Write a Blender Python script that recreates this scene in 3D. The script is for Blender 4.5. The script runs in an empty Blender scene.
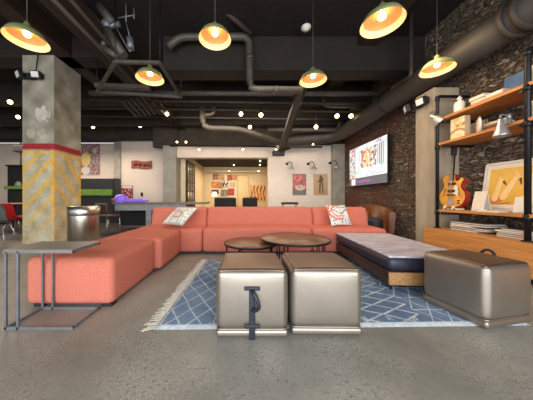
import bpy, bmesh, math, random
from mathutils import Vector, Matrix, noise
random.seed(7)
S = bpy.context.scene
COL = S.collection
PI = math.pi
F, CX, CY, H = 215.0, 244.0, 198.0, 0.95           # focal length in pixels, vanishing point, eye height
def PX(px, Y): return (px - CX) / F * Y
def PZ(py, Y): return H + (CY - py) / F * Y

# ------------------------------------------------------------------ colour / materials
def lin(c):
    c = c / 255.0
    return c / 12.92 if c <= .04045 else ((c + .055) / 1.055) ** 2.4
def C(r, g, b): return (lin(r), lin(g), lin(b))
def newmat(name):
    m = bpy.data.materials.new(name); m.use_nodes = True
    nt = m.node_tree; b = nt.nodes['Principled BSDF']
    return m, nt, b
def mat(name, col, rough=.6, metal=0., vary=.15, scale=6., bump=0., bscale=40., emit=None, estr=0., coat=0., spec=None, stretch=None, detail=4.):
    m, nt, b = newmat(name)
    tc = nt.nodes.new('ShaderNodeTexCoord')
    vec = tc.outputs['Object']
    if stretch:
        mp = nt.nodes.new('ShaderNodeMapping'); mp.inputs['Scale'].default_value = stretch
        nt.links.new(vec, mp.inputs['Vector']); vec = mp.outputs['Vector']
    n = nt.nodes.new('ShaderNodeTexNoise'); n.inputs['Scale'].default_value = scale; n.inputs['Detail'].default_value = detail
    nt.links.new(vec, n.inputs['Vector'])
    r = nt.nodes.new('ShaderNodeValToRGB')
    r.color_ramp.elements[0].position = .3; r.color_ramp.elements[1].position = .7
    r.color_ramp.elements[0].color = tuple(max(0, x * (1 - vary)) for x in col) + (1,)
    r.color_ramp.elements[1].color = tuple(min(1, x * (1 + vary)) for x in col) + (1,)
    nt.links.new(n.outputs['Fac'], r.inputs['Fac']); nt.links.new(r.outputs['Color'], b.inputs['Base Color'])
    b.inputs['Roughness'].default_value = rough; b.inputs['Metallic'].default_value = metal
    if spec is not None: b.inputs['Specular IOR Level'].default_value = spec
    if coat: b.inputs['Coat Weight'].default_value = coat; b.inputs['Coat Roughness'].default_value = .15
    if bump:
        n2 = nt.nodes.new('ShaderNodeTexNoise'); n2.inputs['Scale'].default_value = bscale; n2.inputs['Detail'].default_value = 3
        nt.links.new(vec, n2.inputs['Vector'])
        bp = nt.nodes.new('ShaderNodeBump'); bp.inputs['Strength'].default_value = bump; bp.inputs['Distance'].default_value = .02
        nt.links.new(n2.outputs['Fac'], bp.inputs['Height']); nt.links.new(bp.outputs['Normal'], b.inputs['Normal'])
    if emit: b.inputs['Emission Color'].default_value = emit + (1,); b.inputs['Emission Strength'].default_value = estr
    return m
def paintmat(name, rough=.6, emit=0., bump=0., bscale=60., vary=.2, vscale=8.):
    """colour comes from the mesh's painted attribute, broken up by noise"""
    m, nt, b = newmat(name)
    a = nt.nodes.new('ShaderNodeAttribute'); a.attribute_name = 'Col'
    tc = nt.nodes.new('ShaderNodeTexCoord')
    n = nt.nodes.new('ShaderNodeTexNoise'); n.inputs['Scale'].default_value = vscale; n.inputs['Detail'].default_value = 5
    nt.links.new(tc.outputs['Object'], n.inputs['Vector'])
    mr = nt.nodes.new('ShaderNodeMapRange'); mr.inputs['From Min'].default_value = .3; mr.inputs['From Max'].default_value = .7
    mr.inputs['To Min'].default_value = 1 - vary; mr.inputs['To Max'].default_value = 1 + vary
    nt.links.new(n.outputs['Fac'], mr.inputs['Value'])
    vm = nt.nodes.new('ShaderNodeVectorMath'); vm.operation = 'SCALE'
    nt.links.new(a.outputs['Color'], vm.inputs[0]); nt.links.new(mr.outputs['Result'], vm.inputs['Scale'])
    nt.links.new(vm.outputs['Vector'], b.inputs['Base Color'])
    b.inputs['Roughness'].default_value = rough
    if emit:
        nt.links.new(a.outputs['Color'], b.inputs['Emission Color']); b.inputs['Emission Strength'].default_value = emit
    if bump:
        n2 = nt.nodes.new('ShaderNodeTexNoise'); n2.inputs['Scale'].default_value = bscale
        nt.links.new(tc.outputs['Object'], n2.inputs['Vector'])
        bp = nt.nodes.new('ShaderNodeBump'); bp.inputs['Strength'].default_value = bump; bp.inputs['Distance'].default_value = .01
        nt.links.new(n2.outputs['Fac'], bp.inputs['Height']); nt.links.new(bp.outputs['Normal'], b.inputs['Normal'])
    return m

def floor_mat():
    m, nt, b = newmat('polished concrete'); N = nt.nodes.new; L = nt.links.new
    tc = N('ShaderNodeTexCoord'); ob = tc.outputs['Object']
    n1 = N('ShaderNodeTexNoise'); n1.inputs['Scale'].default_value = 1.1; n1.inputs['Detail'].default_value = 7; n1.inputs['Roughness'].default_value = .6
    L(ob, n1.inputs['Vector'])
    r1 = N('ShaderNodeValToRGB'); e = r1.color_ramp.elements
    e[0].position = .32; e[0].color = C(106, 105, 99) + (1,); e[1].position = .68; e[1].color = C(150, 147, 138) + (1,)
    L(n1.outputs['Fac'], r1.inputs['Fac'])
    # brown stains toward the sofa side
    n2 = N('ShaderNodeTexNoise'); n2.inputs['Scale'].default_value = .7; n2.inputs['Detail'].default_value = 4
    L(ob, n2.inputs['Vector'])
    sx = N('ShaderNodeSeparateXYZ'); L(ob, sx.inputs[0])
    def mr(src, a, b_, c, d):
        q = N('ShaderNodeMapRange'); q.inputs['From Min'].default_value = a; q.inputs['From Max'].default_value = b_
        q.inputs['To Min'].default_value = c; q.inputs['To Max'].default_value = d; L(src, q.inputs['Value']); return q.outputs['Result']
    def mul(a, b_, op='MULTIPLY'):
        q = N('ShaderNodeMath'); q.operation = op; L(a, q.inputs[0])
        if isinstance(b_, float): q.inputs[1].default_value = b_
        else: L(b_, q.inputs[1])
        return q.outputs[0]
    def mix(f, a, b_):
        q = N('ShaderNodeMix'); q.data_type = 'RGBA'; L(f, q.inputs['Factor']); L(a, q.inputs['A'])
        if isinstance(b_, tuple): q.inputs['B'].default_value = b_ + (1,)
        else: L(b_, q.inputs['B'])
        return q.outputs['Result']
    brown = mul(mr(sx.outputs['X'], -2.2, -.2, 1., 0.), mr(n2.outputs['Fac'], .35, .6, .35, 1.))
    c = mix(mul(brown, .55), r1.outputs['Color'], C(142, 122, 95))
    # worn aggregate speckles
    n3 = N('ShaderNodeTexNoise'); n3.inputs['Scale'].default_value = 105; n3.inputs['Detail'].default_value = 2
    L(ob, n3.inputs['Vector'])
    n4 = N('ShaderNodeTexNoise'); n4.inputs['Scale'].default_value = 2.3; n4.inputs['Detail'].default_value = 3
    L(ob, n4.inputs['Vector'])
    sp = mul(mr(n3.outputs['Fac'], .57, .66, 0., 1.), mr(n4.outputs['Fac'], .42, .62, .05, .85))
    c = mix(sp, c, C(190, 182, 160))
    n5 = N('ShaderNodeTexNoise'); n5.inputs['Scale'].default_value = 48; n5.inputs['Detail'].default_value = 2
    L(ob, n5.inputs['Vector'])
    sd = mul(mr(n5.outputs['Fac'], .56, .68, 0., .6), mr(n4.outputs['Fac'], .35, .6, .2, 1.))
    c = mix(sd, c, C(74, 72, 68))
    # darker brown tone across the floor of the games area
    dk = mul(mr(sx.outputs['X'], -2.35, -2.1, 1., 0.), mr(sx.outputs['Y'], 4.7, 5.2, 0., 1.))
    c = mix(dk, c, C(52, 40, 38))
    L(c, b.inputs['Base Color'])
    L(mr(n1.outputs['Fac'], .3, .7, .5, .32), b.inputs['Roughness'])
    bp = N('ShaderNodeBump'); bp.inputs['Strength'].default_value = .08; bp.inputs['Distance'].default_value = .01
    L(n3.outputs['Fac'], bp.inputs['Height']); L(bp.outputs['Normal'], b.inputs['Normal'])
    return m

def rubble_mat():
    m, nt, b = newmat('rubble stone and old brick'); N = nt.nodes.new; L = nt.links.new
    tc = N('ShaderNodeTexCoord')
    mp = N('ShaderNodeMapping'); mp.inputs['Rotation'].default_value = (0, PI / 2, 0)
    L(tc.outputs['Object'], mp.inputs['Vector'])
    # wall runs along Y: use (Y, Z) as the brick plane
    sx = N('ShaderNodeSeparateXYZ'); L(tc.outputs['Object'], sx.inputs[0])
    cb = N('ShaderNodeCombineXYZ'); L(sx.outputs['Y'], cb.inputs['X']); L(sx.outputs['Z'], cb.inputs['Y'])
    nz = N('ShaderNodeTexNoise'); nz.inputs['Scale'].default_value = 4; nz.inputs['Detail'].default_value = 5
    L(cb.outputs[0], nz.inputs['Vector'])
    ad = N('ShaderNodeVectorMath'); ad.operation = 'MULTIPLY_ADD'; ad.inputs[1].default_value = (.16, .16, .16)
    L(nz.outputs['Color'], ad.inputs[0]); L(cb.outputs[0], ad.inputs[2])
    vo = N('ShaderNodeTexVoronoi'); vo.feature = 'DISTANCE_TO_EDGE'; vo.inputs['Scale'].default_value = 13
    ms = N('ShaderNodeMapping'); ms.inputs['Scale'].default_value = (.62, 1.7, 1); L(ad.outputs[0], ms.inputs['Vector'])
    L(ms.outputs[0], vo.inputs['Vector'])
    vc = N('ShaderNodeTexVoronoi'); vc.inputs['Scale'].default_value = 13; L(ms.outputs[0], vc.inputs['Vector'])
    rs = N('ShaderNodeValToRGB'); e = rs.color_ramp.elements
    e[0].position = 0; e[0].color = C(74, 65, 55) + (1,); e[1].position = 1; e[1].color = C(168, 156, 138) + (1,)
    q = e.new(.45); q.color = C(116, 104, 90) + (1,); q = e.new(.75); q.color = C(112, 86, 62) + (1,)
    sc = N('ShaderNodeSeparateColor'); L(vc.outputs['Color'], sc.inputs[0]); L(sc.outputs[0], rs.inputs['Fac'])
    edge = N('ShaderNodeMapRange'); edge.inputs['From Min'].default_value = .0; edge.inputs['From Max'].default_value = .14; L(vo.outputs['Distance'], edge.inputs['Value'])
    mx = N('ShaderNodeMix'); mx.data_type = 'RGBA'; mx.inputs['A'].default_value = C(78, 67, 56) + (1,)
    L(edge.outputs[0], mx.inputs['Factor']); L(rs.outputs['Color'], mx.inputs['B'])
    # old brick patches farther back
    br = N('ShaderNodeTexBrick'); br.inputs['Scale'].default_value = 4.2; br.inputs['Color1'].default_value = C(118, 62, 44) + (1,)
    br.inputs['Color2'].default_value = C(84, 52, 38) + (1,); br.inputs['Mortar'].default_value = C(112, 96, 78) + (1,); br.inputs['Mortar Size'].default_value = .018
    sm = N('ShaderNodeVectorMath'); sm.operation = 'MULTIPLY_ADD'; sm.inputs[1].default_value = (.02, .02, .02)
    L(nz.outputs['Color'], sm.inputs[0]); L(cb.outputs[0], sm.inputs[2]); L(sm.outputs[0], br.inputs['Vector'])
    n2 = N('ShaderNodeTexNoise'); n2.inputs['Scale'].default_value = .9; L(cb.outputs[0], n2.inputs['Vector'])
    gy = N('ShaderNodeMapRange'); gy.inputs['From Min'].default_value = 4.2; gy.inputs['From Max'].default_value = 6; L(sx.outputs['Y'], gy.inputs['Value'])
    gn = N('ShaderNodeMapRange'); gn.inputs['From Min'].default_value = .42; gn.inputs['From Max'].default_value = .56; L(n2.outputs['Fac'], gn.inputs['Value'])
    mm = N('ShaderNodeMath'); mm.operation = 'MULTIPLY'; L(gy.outputs[0], mm.inputs[0]); L(gn.outputs[0], mm.inputs[1])
    m2 = N('ShaderNodeMix'); m2.data_type = 'RGBA'; L(mm.outputs[0], m2.inputs['Factor']); L(mx.outputs['Result'], m2.inputs['A']); L(br.outputs['Color'], m2.inputs['B'])
    n3 = N('ShaderNodeTexNoise'); n3.inputs['Scale'].default_value = 22; n3.inputs['Detail'].default_value = 6; L(cb.outputs[0], n3.inputs['Vector'])
    mr = N('ShaderNodeMapRange'); mr.inputs['From Min'].default_value = .3; mr.inputs['From Max'].default_value = .7; mr.inputs['To Min'].default_value = .45; mr.inputs['To Max'].default_value = 1.6
    L(n3.outputs['Fac'], mr.inputs['Value'])
    vs = N('ShaderNodeVectorMath'); vs.operation = 'SCALE'; L(m2.outputs['Result'], vs.inputs[0]); L(mr.outputs[0], vs.inputs['Scale'])
    L(vs.outputs[0], b.inputs['Base Color']); b.inputs['Roughness'].default_value = .9
    hs = N('ShaderNodeMath'); hs.operation = 'ADD'; L(edge.outputs[0], hs.inputs[0]); L(n3.outputs['Fac'], hs.inputs[1])
    bp = N('ShaderNodeBump'); bp.inputs['Strength'].default_value = .8; bp.inputs['Distance'].default_value = .05
    L(hs.outputs[0], bp.inputs['Height']); L(bp.outputs['Normal'], b.inputs['Normal'])
    return m

def whitebrick_mat():
    m, nt, b = newmat('white painted brick'); N = nt.nodes.new; L = nt.links.new
    tc = N('ShaderNodeTexCoord'); sx = N('ShaderNodeSeparateXYZ'); L(tc.outputs['Object'], sx.inputs[0])
    cb = N('ShaderNodeCombineXYZ'); L(sx.outputs['X'], cb.inputs['X']); L(sx.outputs['Z'], cb.inputs['Y'])
    br = N('ShaderNodeTexBrick'); br.inputs['Scale'].default_value = 4.5; br.inputs['Mortar Size'].default_value = .02
    br.inputs['Color1'].default_value = C(226, 212, 198) + (1,); br.inputs['Color2'].default_value = C(218, 202, 188) + (1,); br.inputs['Mortar'].default_value = C(205, 188, 174) + (1,)
    L(cb.outputs[0], br.inputs['Vector']); L(br.outputs['Color'], b.inputs['Base Color']); b.inputs['Roughness'].default_value = .6
    bp = N('ShaderNodeBump'); bp.inputs['Strength'].default_value = .3; bp.inputs['Distance'].default_value = .01; bp.invert = True
    L(br.outputs['Fac'], bp.inputs['Height']); L(bp.outputs['Normal'], b.inputs['Normal'])
    return m

def wood_mat(name, c1, c2, rough=.45, axis=(1., 14., 14.), spec=None):
    m, nt, b = newmat(name); N = nt.nodes.new; L = nt.links.new
    tc = N('ShaderNodeTexCoord'); mp = N('ShaderNodeMapping'); mp.inputs['Scale'].default_value = axis; L(tc.outputs['Object'], mp.inputs['Vector'])
    n = N('ShaderNodeTexNoise'); n.inputs['Scale'].default_value = 2.2; n.inputs['Detail'].default_value = 6; n.inputs['Distortion'].default_value = .6
    L(mp.outputs[0], n.inputs['Vector'])
    r = N('ShaderNodeValToRGB'); r.color_ramp.elements[0].position = .32; r.color_ramp.elements[1].position = .68
    r.color_ramp.elements[0].color = c1 + (1,); r.color_ramp.elements[1].color = c2 + (1,)
    L(n.outputs['Fac'], r.inputs['Fac']); L(r.outputs['Color'], b.inputs['Base Color']); b.inputs['Roughness'].default_value = rough
    if spec is not None: b.inputs['Specular IOR Level'].default_value = spec
    return m

M = {}
M['floor'] = floor_mat(); M['rubble'] = rubble_mat(); M['whitebrick'] = whitebrick_mat()
M['ceil'] = mat('dark sprayed ceiling', C(25, 18, 14), .9, 0, .35, 1.4, .5, 12)
M['beam'] = mat('dark beam', C(34, 26, 19), .8, 0, .25, 2, .3, 20)
M['beam2'] = wood_mat('brown joist', C(28, 18, 12), C(54, 35, 22), .7, (14, 1, 14))
M['white'] = mat('white plaster', C(214, 198, 182), .7, 0, .04, 2)
M['cream'] = mat('warm plaster', C(214, 196, 164), .7, 0, .05, 2)
M['darkwall'] = mat('dark wall', C(58, 50, 42), .9, 0, .3, 3)
M['conc'] = mat('column concrete', C(150, 144, 132), .8, 0, .18, 3.5, .25, 30)
M['concwarm'] = mat('board marked concrete', C(166, 152, 131), .8, 0, .2, 5, .25, 30, stretch=(1, 1, .25))
M['paint'] = paintmat('painted surface', .75, 0, .15, 60, .13, 7)
M['print'] = paintmat('printed sheet', .5, 0, 0, 60, .06, 10)
M['screen'] = paintmat('lit screen', .3, .8, 0, 60, 0, 10)
M['rug'] = paintmat('woven rug', .95, 0, .8, 260, .22, 110)
M['coral'] = mat('coral weave', C(199, 114, 95), .9, 0, .17, 110, .4, 320, spec=.15)
M['dark'] = mat('black metal', C(34, 33, 36), .45, .5, .2, 8)
M['black'] = mat('matt black', C(22, 21, 22), .6, 0, .2, 8)
M['steelgrey'] = mat('grey painted steel', C(112, 116, 120), .45, .4, .12, 12)
M['pipe'] = mat('dull grey pipe', C(80, 74, 66), .55, .2, .25, 5)
M['pipedark'] = mat('dark pipe', C(62, 54, 46), .6, .2, .25, 5)
M['duct'] = mat('bronze grey duct', C(58, 51, 45), .6, .1, .22, 3, stretch=(1, .3, 1))
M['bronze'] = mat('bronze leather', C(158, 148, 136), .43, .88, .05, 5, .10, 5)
M['bronzetop'] = mat('bronze leather top', C(116, 94, 80), .42, .8, .12, 7, .10, 5)  # same leather as the body, darkened so colour carries the dim top reflection
M['strap'] = mat('navy strap', C(29, 33, 46), .5, 0, .2, 30)
M['tabletop'] = wood_mat('burnished bronze top', C(98, 62, 36), C(146, 100, 62), .34, (3, 3, 3))
M['slate'] = mat('grey brown tabletop', C(112, 104, 98), .4, .1, .18, 5, stretch=(1, 4, 1))
M['lav'] = None
M['navy'] = mat('navy leather', C(36, 38, 52), .5, 0, .25, 12, .2, 30)
M['walnut'] = wood_mat('walnut', C(46, 28, 24), C(74, 46, 36), .5, (12, 1, 12))
M['osb'] = mat('golden board', C(156, 116, 70), .6, 0, .3, 45, .2, 60)
M['oak'] = wood_mat('orange oak', C(186, 118, 56), C(216, 150, 84), .42, (14, 1, 14))
M['shelfwood'] = wood_mat('shelf plank', C(164, 100, 48), C(204, 138, 72), .5, (14, 1, 14))
M['steel'] = mat('brushed steel', C(200, 192, 180), .30, 1., .14, 3, .05, 80, stretch=(30, 30, .6))
M['green'] = mat('sage enamel', C(106, 112, 70), .4, 0, .1, 10)
M['rimlining'] = mat('cream rim enamel', C(250, 222, 168), .5, 0, .03, 10, emit=C(255, 200, 118), estr=.6)  # emission paints the bulb's light onto the rim, which is no source
M['lining'] = mat('cream enamel', C(208, 156, 100), .5, 0, .03, 10)  # same enamel in tan, the dimmer dome's shade put into its colour
WARM = (1.0, .66, .36)
M['bulb'] = mat('glowing bulb', (1, .9, .7), .4, 0, 0, 5, emit=WARM, estr=20.)
M['spotbulb'] = mat('glowing globe', (1, .9, .7), .4, 0, 0, 5, emit=(1, .72, .36), estr=9.)
M['leather'] = mat('tan club leather', C(116, 66, 32), .38, 0, .3, 6, .2, 25)
M['dchair'] = mat('dark upholstery', C(36, 36, 42), .8, 0, .2, 12)
M['redshell'] = mat('red patterned shell', C(186, 42, 42), .6, 0, .35, 40)
M['greyshell'] = mat('grey shell', C(104, 110, 104), .5, 0, .1, 8)
M['whiteitem'] = mat('white ceramic', C(226, 220, 210), .4, 0, .05, 10)
M['paper'] = mat('paper', C(226, 214, 196), .8, 0, .08, 20)
M['paper2'] = mat('tan paper', C(186, 160, 128), .8, 0, .1, 20)
M['paper3'] = mat('grey cover', C(126, 118, 112), .6, 0, .2, 20)
M['paper4'] = mat('dark cover', C(74, 60, 56), .6, 0, .2, 20)
M['blue'] = mat('blue sleeve', C(84, 116, 160), .5, 0, .25, 6)
M['alu'] = mat('satin aluminium', C(190, 188, 184), .35, .8, .06, 10)
M['fringe'] = mat('cream fringe', C(196, 188, 172), .95, 0, .15, 60)
M['counter'] = mat('black counter', C(30, 32, 32), .4, 0, .1, 6)
M['lime'] = mat('green ledge', C(92, 126, 38), .5, 0, .15, 6)
M['gtable'] = mat('grey concrete table', C(150, 154, 154), .6, 0, .15, 10)
M['purple'] = mat('violet shell', C(132, 104, 206), .35, 0, .2, 14, emit=C(110, 70, 220), estr=.35)  # weak emission stands in for violet LED light falling on it
M['amber'] = wood_mat('amber flamed top', C(200, 120, 40), C(236, 170, 70), .22, (1, 6, 2))
M['guitarred'] = mat('cherry lacquer', C(130, 26, 18), .22, 0, .2, 8)
M['ivory'] = mat('ivory plastic', C(228, 214, 180), .4, 0, .05, 10)
M['redpic'] = mat('dark red tin', C(140, 52, 36), .5, 0, .4, 14)
M['lamp'] = mat('lamp shade glow', (1, .85, .6), .6, 0, 0, 5, emit=(1, .72, .4), estr=6.)
M['lens'] = mat('floodlight lens', C(232, 230, 222), .25, 0, .04, 10)
M['doorwood'] = mat('cream door', C(208, 184, 142), .6, 0, .04, 3)
M['glass'] = mat('dim pane', C(150, 138, 112), .2, 0, .1, 4)

def lav_mat():
    m, nt, b = newmat('lavender marbled velour'); N = nt.nodes.new; L = nt.links.new
    tc = N('ShaderNodeTexCoord'); n = N('ShaderNodeTexNoise'); n.inputs['Scale'].default_value = 7; n.inputs['Detail'].default_value = 7; n.inputs['Distortion'].default_value = 1.6
    mp = N('ShaderNodeMapping'); mp.inputs['Scale'].default_value = (.7, 1.6, 1); L(tc.outputs['Object'], mp.inputs['Vector']); L(mp.outputs[0], n.inputs['Vector'])
    r = N('ShaderNodeValToRGB'); e = r.color_ramp.elements
    e[0].position = .3; e[0].color = C(150, 141, 152) + (1,); e[1].position = .72; e[1].color = C(204, 196, 204) + (1,); q = e.new(.5); q.color = C(182, 173, 183) + (1,)
    L(n.outputs['Fac'], r.inputs['Fac']); L(r.outputs['Color'], b.inputs['Base Color']); b.inputs['Roughness'].default_value = .7
    return m
M['lav'] = lav_mat()

# ------------------------------------------------------------------ mesh helpers
def BM(): return bmesh.new()
def box(bm, x0, x1, y0, y1, z0, z1, bev=0.):
    vs = [bm.verts.new((x, y, z)) for x in (x0, x1) for y in (y0, y1) for z in (z0, z1)]
    idx = [(0, 1, 3, 2), (4, 6, 7, 5), (0, 4, 5, 1), (2, 3, 7, 6), (0, 2, 6, 4), (1, 5, 7, 3)]
    fs = [bm.faces.new([vs[i] for i in f]) for f in idx]
    if bev:
        es = set(e for f in fs for e in f.edges)
        bmesh.ops.bevel(bm, geom=list(es), offset=bev, segments=2, affect='EDGES', profile=.5)
    return bm
def rbox(bm, x0, x1, y0, y1, z0, z1, r, puff=(0, 0, 0), mid=6, seg=4, fn=None):
    """soft rounded box; puff bulges the middle of each face pair"""
    c = Vector(((x0 + x1) / 2, (y0 + y1) / 2, (z0 + z1) / 2)); h = Vector(((x1 - x0) / 2, (y1 - y0) / 2, (z1 - z0) / 2))
    r = min(r, min(h) * .98)
    def axis(s):
        a = [-s + r * (1 - math.cos(i / seg * PI / 2)) * 1. for i in range(seg)]
        a = [-s + r * (i / seg) for i in range(seg)]
        b = [-(s - r) + 2 * (s - r) * i / mid for i in range(mid + 1)]
        return a + b + [-q for q in reversed(a)]
    A = [axis(s) for s in h]
    vid = {}
    def vert(i, j, k):
        key = (i, j, k)
        if key in vid: return vid[key]
        p = Vector((A[0][i], A[1][j], A[2][k]))
        q = Vector([max(-(h[a] - r), min(h[a] - r, p[a])) for a in range(3)])
        d = p - q
        if d.length > 1e-9: p = q + d.normalized() * r
        u = [1 - min(1, abs(p[a]) / h[a]) ** 2 for a in range(3)]
        pp = p.copy()
        for a in range(3):
            o = [b for b in range(3) if b != a]
            pp[a] += puff[a] * (p[a] / h[a]) * u[o[0]] ** .6 * u[o[1]] ** .6
        w = pp + c
        if fn: w = fn(w)
        vid[key] = bm.verts.new(w); return vid[key]
    n = [len(a) for a in A]
    for a in range(3):
        b, d = [(1, 2), (2, 0), (0, 1)][a]
        for side in (0, n[a] - 1):
            for i in range(n[b] - 1):
                for j in range(n[d] - 1):
                    ks = []
                    for (ii, jj) in ((i, j), (i + 1, j), (i + 1, j + 1), (i, j + 1)):
                        k = [0, 0, 0]; k[a] = side; k[b] = ii; k[d] = jj; ks.append(vert(*k))
                    if side == 0: ks.reverse()
                    try: bm.faces.new(ks)
                    except ValueError: pass
    for f in bm.faces: f.smooth = True
    return bm
def tube(bm, pts, r, n=10, cap=True, radii=None):
    pts = [Vector(p) for p in pts]; rings = []
    for i, p in enumerate(pts):
        if i == 0: t = pts[1] - p
        elif i == len(pts) - 1: t = p - pts[i - 1]
        else: t = (pts[i + 1] - p).normalized() + (p - pts[i - 1]).normalized()
        t.normalize()
        ref = Vector((0, 0, 1)) if abs(t.z) < .9 else Vector((0, 1, 0))
        u = t.cross(ref).normalized(); v = u.cross(t).normalized()
        rr = radii[i] if radii else r
        rings.append([bm.verts.new(p + (u * math.cos(a) + v * math.sin(a)) * rr) for a in [2 * PI * k / n for k in range(n)]])
    for a, b in zip(rings, rings[1:]):
        for k in range(n):
            f = bm.faces.new((a[k], a[(k + 1) % n], b[(k + 1) % n], b[k])); f.smooth = True
    if cap:
        bm.faces.new(list(reversed(rings[0]))); bm.faces.new(rings[-1])
    return bm
def bend(pts, rad, n=5):
    """round the corners of a polyline"""
    P = [Vector(p) for p in pts]; out = [P[0]]
    for i in range(1, len(P) - 1):
        a = (P[i - 1] - P[i]); b = (P[i + 1] - P[i]); l = min(rad, a.length * .49, b.length * .49)
        p0 = P[i] + a.normalized() * l; p2 = P[i] + b.normalized() * l
        for k in range(n + 1):
            t = k / n; out.append(p0 * (1 - t) ** 2 + P[i] * 2 * t * (1 - t) + p2 * t * t)
    return out + [P[-1]]
def lathe(bm, prof, n=32, c=(0, 0, 0), cap0=False, cap1=False):
    rings = []
    for r, z in prof:
        rings.append([bm.verts.new((c[0] + r * math.cos(2 * PI * k / n), c[1] + r * math.sin(2 * PI * k / n), c[2] + z)) for k in range(n)])
    for a, b in zip(rings, rings[1:]):
        for k in range(n):
            f = bm.faces.new((a[k], a[(k + 1) % n], b[(k + 1) % n], b[k])); f.smooth = True
    if cap0: bm.faces.new(list(reversed(rings[0])))
    if cap1: bm.faces.new(rings[-1])
    return bm
def sphere(bm, c, r, n=16, m=10, sz=1.):
    return lathe(bm, [(max(1e-4, r * math.sin(PI * i / m)), -r * sz * math.cos(PI * i / m)) for i in range(m + 1)], n, c)
def prism(bm, outline, x0, x1):
    """outline in (y, z), extruded along x"""
    a = [bm.verts.new((x0, y, z)) for y, z in outline]; b = [bm.verts.new((x1, y, z)) for y, z in outline]
    n = len(outline)
    bm.faces.new(a); bm.faces.new(list(reversed(b)))
    for i in range(n): bm.faces.new((a[i], b[i], b[(i + 1) % n], a[(i + 1) % n]))
    return bm
def link(name, me, m, parent=None, sharp=True):
    o = bpy.data.objects.new(name, me); COL.objects.link(o)
    if m: me.materials.append(m)
    if parent is not None: o.parent = parent
    return o
def obj(name, bm, m, parent=None, world=False):
    """link bm as one mesh; world=True when its points are world coordinates and the parent is elsewhere"""
    bmesh.ops.recalc_face_normals(bm, faces=bm.faces[:])
    if world and parent is not None:
        mw = Matrix.Translation(parent.location) @ Matrix.Rotation(parent.rotation_euler.z, 4, 'Z')
        bm.transform(mw.inverted())
    me = bpy.data.meshes.new(name); bm.to_mesh(me); bm.free()
    return link(name, me, m, parent)
def own(name, bm, m, label, cat, loc, group=None, kind=None):
    """a one-mesh thing: points given in world space, origin put at loc"""
    bm.transform(Matrix.Translation(-Vector(loc)))
    o = obj(name, bm, m); o.location = loc
    return tag(o, label, cat, group, kind)
def tag(o, label=None, cat=None, group=None, kind=None):
    if label: o['label'] = label
    if cat: o['category'] = cat
    if group: o['group'] = group
    if kind: o['kind'] = kind
    return o
def thing(name, label, cat, loc=(0, 0, 0), rz=0., group=None):
    o = bpy.data.objects.new(name, None); COL.objects.link(o)
    o.location = loc; o.rotation_euler = (0, 0, rz); o.empty_display_size = .1
    return tag(o, label, cat, group)
def struct(name, bm, m, label=None):
    o = obj(name, bm, m); o['kind'] = 'structure'
    if label: o['label'] = label
    return o
def copy_tree(o, parent=None):
    c = o.copy(); COL.objects.link(c)
    if parent is not None: c.parent = parent
    for ch in list(o.children): copy_tree(ch, c)
    return c
def grid(name, P00, P10, P01, P11, nu, nv, fn, m, parent=None, bulge=None):
    """quad sheet painted per point by fn(u, v) -> linear rgb"""
    P00, P10, P01, P11 = map(Vector, (P00, P10, P01, P11))
    if parent is not None:
        mw = (Matrix.Translation(parent.location) @ Matrix.Rotation(parent.rotation_euler.z, 4, 'Z')).inverted()
    vs, cs, fs = [], [], []
    for j in range(nv + 1):
        for i in range(nu + 1):
            u, v = i / nu, j / nv
            p = P00 * (1 - u) * (1 - v) + P10 * u * (1 - v) + P01 * (1 - u) * v + P11 * u * v
            if bulge: p = bulge(p, u, v)
            if parent is not None: p = mw @ p
            vs.append(p); c = fn(u, v); cs += [c[0], c[1], c[2], 1.]
    for j in range(nv):
        for i in range(nu):
            a = j * (nu + 1) + i; fs.append((a, a + 1, a + nu + 2, a + nu + 1))
    me = bpy.data.meshes.new(name); me.from_pydata(vs, [], fs)
    at = me.color_attributes.new('Col', 'FLOAT_COLOR', 'POINT'); at.data.foreach_set('color', cs)
    return link(name, me, m, parent)
def nz(u, v, s=5., k=0.): return noise.noise(Vector((u * s, v * s, k)))
def lerp(a, b, t): t = max(0., min(1., t)); return tuple(x + (y - x) * t for x, y in zip(a, b))

# ------------------------------------------------------------------ camera and light
cam = bpy.data.cameras.new('camera'); co = bpy.data.objects.new('camera', cam); COL.objects.link(co)
co.location = (0, 0, H); co.rotation_euler = (PI / 2, 0, 0)
cam.sensor_width = 36; cam.lens = F / 533 * 36; cam.shift_x = (266.5 - CX) / 533; cam.shift_y = (CY - 200) / 533
cam.clip_start = .05
S.camera = co
w = bpy.data.worlds.new('world'); S.world = w; w.use_nodes = True
w.node_tree.nodes['Background'].inputs['Color'].default_value = (.86, .93, 1, 1); w.node_tree.nodes['Background'].inputs['Strength'].default_value = 1.15
S.view_settings.view_transform = 'Standard'; S.view_settings.look = 'None'; S.view_settings.exposure = 0
def area(name, loc, rot, sx, sy, power, col):
    l = bpy.data.lights.new(name, 'AREA'); l.shape = 'RECTANGLE'; l.size = sx; l.size_y = sy; l.energy = power; l.color = col
    o = bpy.data.objects.new(name, l); COL.objects.link(o); o.location = loc; o.rotation_euler = rot; return o
area('window_daylight', (0, -2.3, 1.6), (PI / 2 - .1, 0, 0), 7.5, 2.9, 450, (.92, .96, 1))
area('back_wall_wash', (.2, 6.2, 3.3), (.95, 0, 0), 4.5, .6, 60, (1, .84, .66))  # unseen fill light added to brighten the back wall
area('lounge_ceiling_glow', (.3, 5.0, 3.1), (0, 0, 0), 4.5, 3., 115, (1, .82, .62))  # no fixture here, added to lift the light over the lounge
area('games_ceiling_glow', (-6.6, 7.2, 2.95), (0, 0, 0), 5., 2., 190, (1, .86, .72))  # invisible panel added to fill the games area with light
area('rear_room_glow', (-.6, 10.8, 2.5), (0, 0, 0), 2., 2., 100, (1, .78, .5))  # added fill without a fixture, brightens the rear room
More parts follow.
